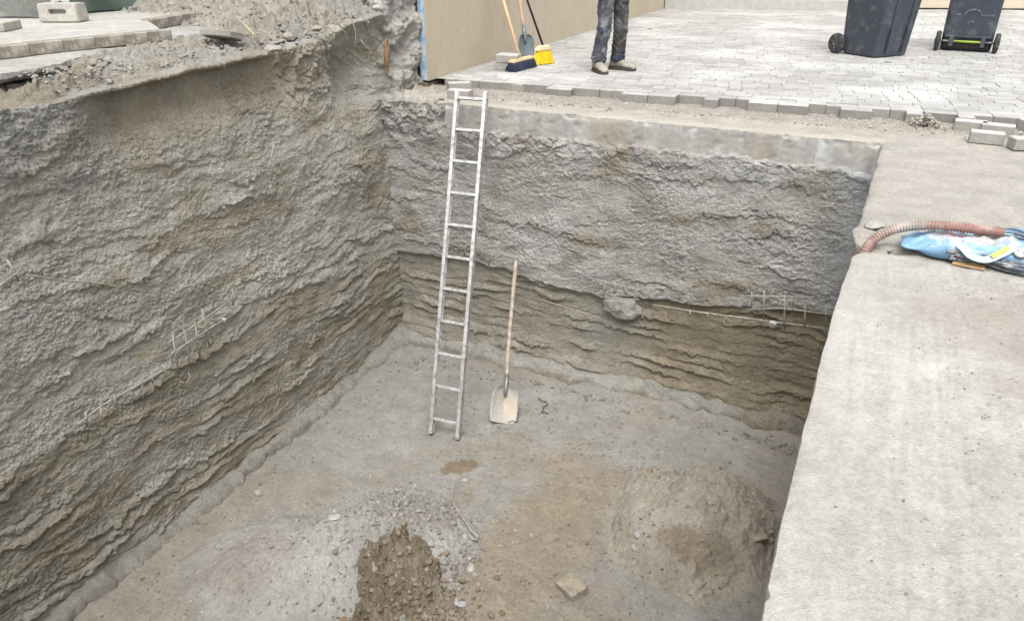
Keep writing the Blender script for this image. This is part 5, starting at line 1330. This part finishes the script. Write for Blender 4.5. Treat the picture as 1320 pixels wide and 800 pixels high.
def bag():
    c = onz(1262, 326, .06); cx, cy = c.x, c.y; Z0 = .058
    r = empty('bag', (cx, cy, Z0), label='crumpled light blue plastic bag lying on the slab with cables inside', cat='bag')
    # closed sack: superellipse outline, raised pillow, open lip toward the viewer
    nu, nv = 160, 60
    A = np.linspace(0, 2*np.pi, nu, endpoint=False); Rr = np.concatenate([np.linspace(0, 1, nv), np.linspace(.98, 0, 20)]); under = np.concatenate([np.zeros(nv), np.ones(20)])
    R2, A2 = np.meshgrid(Rr, A, indexing='ij'); U2 = np.repeat(under[:, None], nu, 1)
    ca, sa = np.cos(A2), np.sin(A2)
    rx = .36*(1+.07*perlin(A2*2.2, A2*0, 931)); ry = np.where(sa > 0, .20, .20)*(1+.10*perlin(A2*2.0, A2*0+4, 932))
    X = R2*rx*np.sign(ca)*np.abs(ca)**.62; Y = R2*ry*np.sign(sa)*np.abs(sa)**.75
    fold = .034*(.5-np.abs(perlin(X*6+Y*5, Y*8-X*3, 933)))+.026*(.5-np.abs(perlin(X*11-Y*9, Y*12+X*7, 935)))+.010*(.5-np.abs(perlin(X*26+Y*9, Y*26-X*8, 936)))+.02*fbm(X*5, Y*5, 2, 937)
    zt = .012+.045*(1-R2**2.2)+fold*(1-R2**6)*1.1+.05*np.exp(-((X-.26)/.10)**2-((Y-.10)/.07)**2)
    lip = np.exp(-((R2-1)/.16)**2)*sst(-.25, -.75, sa)*sst(-.35, -.15, X)               # mouth lifts off the ground
    zt = zt+lip*(.055+.012*np.sin(X*30))
    z = np.where(U2 > .5, .003+.004*R2, np.maximum(zt, .006))
    Yl = Y+lip*.03
    Y = np.where(U2 > .5, Y+.02, Yl)
    X = X*(1+0*U2)
    P = np.stack([cx+X, cy+Y, Z0+z], -1)
    blue = const(X.shape, (.17, .32, .47)); c = mix(blue, const(X.shape, (.33, .43, .50)), sst(-.05, .4, fbm(X*5, Y*5, 3, 941)))
    pr = blob(X, Y, -.06, .0, .17, .085, -.1, 943, .35, .25); c = mix(c, const(X.shape, (.44, .45, .46)), pr*.8)
    c = mix(c, const(X.shape, (.36, .34, .30)), blob(X, Y, .03, .01, .09, .045, .2, 945, .8, .4)*.8)
    c = mix(c, const(X.shape, (.50, .17, .15)), blob(X, Y, -.10, .02, .055, .02, -.5, 947, .5, .5)*.75)
    c = mix(c, const(X.shape, (.16, .27, .48)), blob(X, Y, .14, -.01, .08, .03, .1, 948, .8, .6)*.6)
    sk = grid('sack', P, M['bag'], r, c, closed=True)
    # standing flap at the back
    us = np.linspace(0, 1, 30); vs = np.linspace(0, 1, 14); Vv, Uu = np.meshgrid(vs, us, indexing='ij')
    FX = cx+.10+.36*Uu; FY = cy+.13+.05*Vv+.03*np.sin(Uu*9+Vv*2); FZ = Z0+.05+Vv*(.09*np.interp(Uu, [0, .35, .5, 1], [.15, 1, .75, .35]))+.01*np.sin(Uu*17)
    Q = np.stack([FX, FY, FZ], -1); Q2 = Q+np.array((0, .004, 0)); grid('flap', np.concatenate([Q, Q2[::-1]], 0), M['bag'], r, const((28, 30), (.18, .40, .62)))
    # strap loop and yellow band over the mouth
    def ribbon(name, pts, w, mat, nrm=(0, -.5, .86)):
        p = smooth_path(pts, 30); n = Vector(nrm).normalized(); rows = []
        for i in range(30):
            t = Vector(p[min(i+1, 29)]-p[max(i-1, 0)]).normalized(); b = t.cross(n).normalized()*w/2; q = Vector(p[i])
            rows.append([tuple(q-b), tuple(q+b), tuple(q+b-n*.004), tuple(q-b-n*.004)])
        grid(name, np.array(rows), mat, r, None, closed=True, smooth=False)
    Lc = lambda x, y, z: (cx+x, cy+y, Z0+z)
    ribbon('strap', [Lc(-.13, -.14, .085), Lc(-.10, -.18, .08), Lc(-.06, -.215, .055), Lc(.0, -.225, .05), Lc(.05, -.205, .075), Lc(.10, -.15, .095), Lc(.13, -.09, .115)], .04, M['strap'])
    ribbon('strap', [Lc(.02, -.222, .068), Lc(.045, -.205, .083), Lc(.07, -.18, .095), Lc(.09, -.15, .103)], .022, M['ystrap'])
    # cardboard scraps under the bag
    m = MB(); m.box(.14, .06, .004, TR((cx-.06, cy-.205, Z0+.004), (R(3), 0, R(-9)))); o = m.build('cardboard', M['card']); rel(o); tag(o, 'strip of brown cardboard under the front of the blue bag', 'cardboard')
    m = MB(); m.box(.24, .06, .004, TR((cx+.30, cy-.20, Z0+.004), (R(3), 0, R(6)))); o = m.build('cardboard', M['card']); rel(o); tag(o, 'cardboard scrap under the coiled cables at the right border', 'cardboard')
    # coil of cables lying in the mouth, bulging out toward the viewer
    rg = random.Random(8); m = MB()
    for k in range(11):
        x0 = -.17+rg.uniform(0, .10); x1 = .34+rg.uniform(0, .12); dip = -.12-.0095*k+rg.uniform(-.006, .006); zz = .012+.011*(k % 4)+rg.uniform(0, .006)
        dip = dip*.9-.055; pts = [Lc(x0, -.185+rg.uniform(-.01, .01), zz), Lc(x0+.10, dip*.75, zz), Lc(x0+.22, dip, zz-.004), Lc(x0+.36, dip-.004, zz-.002), Lc(x1-.06, dip*.72, zz+.01), Lc(x1, -.02, zz+.025)]
        m.tube([Vector(p) for p in smooth_path(pts, 40)], .0085, 8)
    o = m.build('cable_coil', M['cable'], None, smooth=True); rel(o); tag(o, 'coil of grey cables spilling from the mouth of the blue bag', 'cable')
    m = MB()
    for k in range(3):
        p0 = hend-hdir*.03+Vector((0, .012*(k-1), .01*(k-1))); pts = [p0, p0+hdir*.10+Vector((0, 0, .004*k)), p0+hdir*.25+Vector((0, -.03*k, -.03-.01*k)), p0+hdir*.5+Vector((0, -.08*k, -.08))]
        m.tube([Vector(p) for p in smooth_path(pts, 20)], .006, 7)
    o = m.build('cable', M['cable'], None, smooth=True); rel(o); tag(o, 'thin grey cables coming out of the end of the red hose', 'cable')
    q = onz(1315, 325, .14); m = MB(); m.lathe([(.006, 0), (.030, 0), (.034, .01), (.03, .022), (.016, .022), (.012, .008), (.004, .008)], 20, TR((q.x, q.y, .13), (R(35), R(8), 0)))
    o = m.build('cable_plug', M['alu'], None, smooth=True); rel(o); tag(o, 'round silver cable fitting on the coil at the right border', 'fitting')
bag()

# ------------------------------------------------------------------ camera, world, sun
cam = bpy.data.cameras.new('camera'); co = bpy.data.objects.new('camera', cam); COL.objects.link(co)
co.location = (0, 0, CAM_H); co.rotation_euler = (math.pi/2-PITCH, 0, YAW)
cam.sensor_width = 36; cam.lens = 36*FPX/1320; cam.clip_start = .05; cam.clip_end = 2000
scene.camera = co
SUN_EL, SUN_AZ = R(65), R(160)       # azimuth measured clockwise from +Y
w = bpy.data.worlds.new('World'); scene.world = w; w.use_nodes = True; nt = w.node_tree
bg = nt.nodes['Background']; sky = nt.nodes.new('ShaderNodeTexSky'); sky.sky_type = 'NISHITA'; sky.sun_disc = False
sky.sun_elevation = SUN_EL; sky.sun_rotation = SUN_AZ; sky.dust_density = 4; sky.air_density = 1.0
hs = nt.nodes.new('ShaderNodeHueSaturation'); hs.inputs['Saturation'].default_value = .18
nt.links.new(sky.outputs[0], hs.inputs['Color']); nt.links.new(hs.outputs[0], bg.inputs['Color']); bg.inputs['Strength'].default_value = .15
sl = bpy.data.lights.new('sun', 'SUN'); sl.energy = 1.25; sl.angle = R(42); sl.color = (1, .97, .92)
so = bpy.data.objects.new('sun', sl); COL.objects.link(so)
dv = Vector((math.sin(SUN_AZ)*math.cos(SUN_EL), math.cos(SUN_AZ)*math.cos(SUN_EL), math.sin(SUN_EL)))
so.rotation_euler = (-dv).to_track_quat('-Z', 'Y').to_euler(); so.location = (0, 0, 20)
vs = scene.view_settings; vs.view_transform = 'Standard'; vs.look = 'None'; vs.exposure = 1.02; vs.gamma = 1; vs.use_curve_mapping = False
scene.cycles.max_bounces = 6; scene.cycles.diffuse_bounces = 4
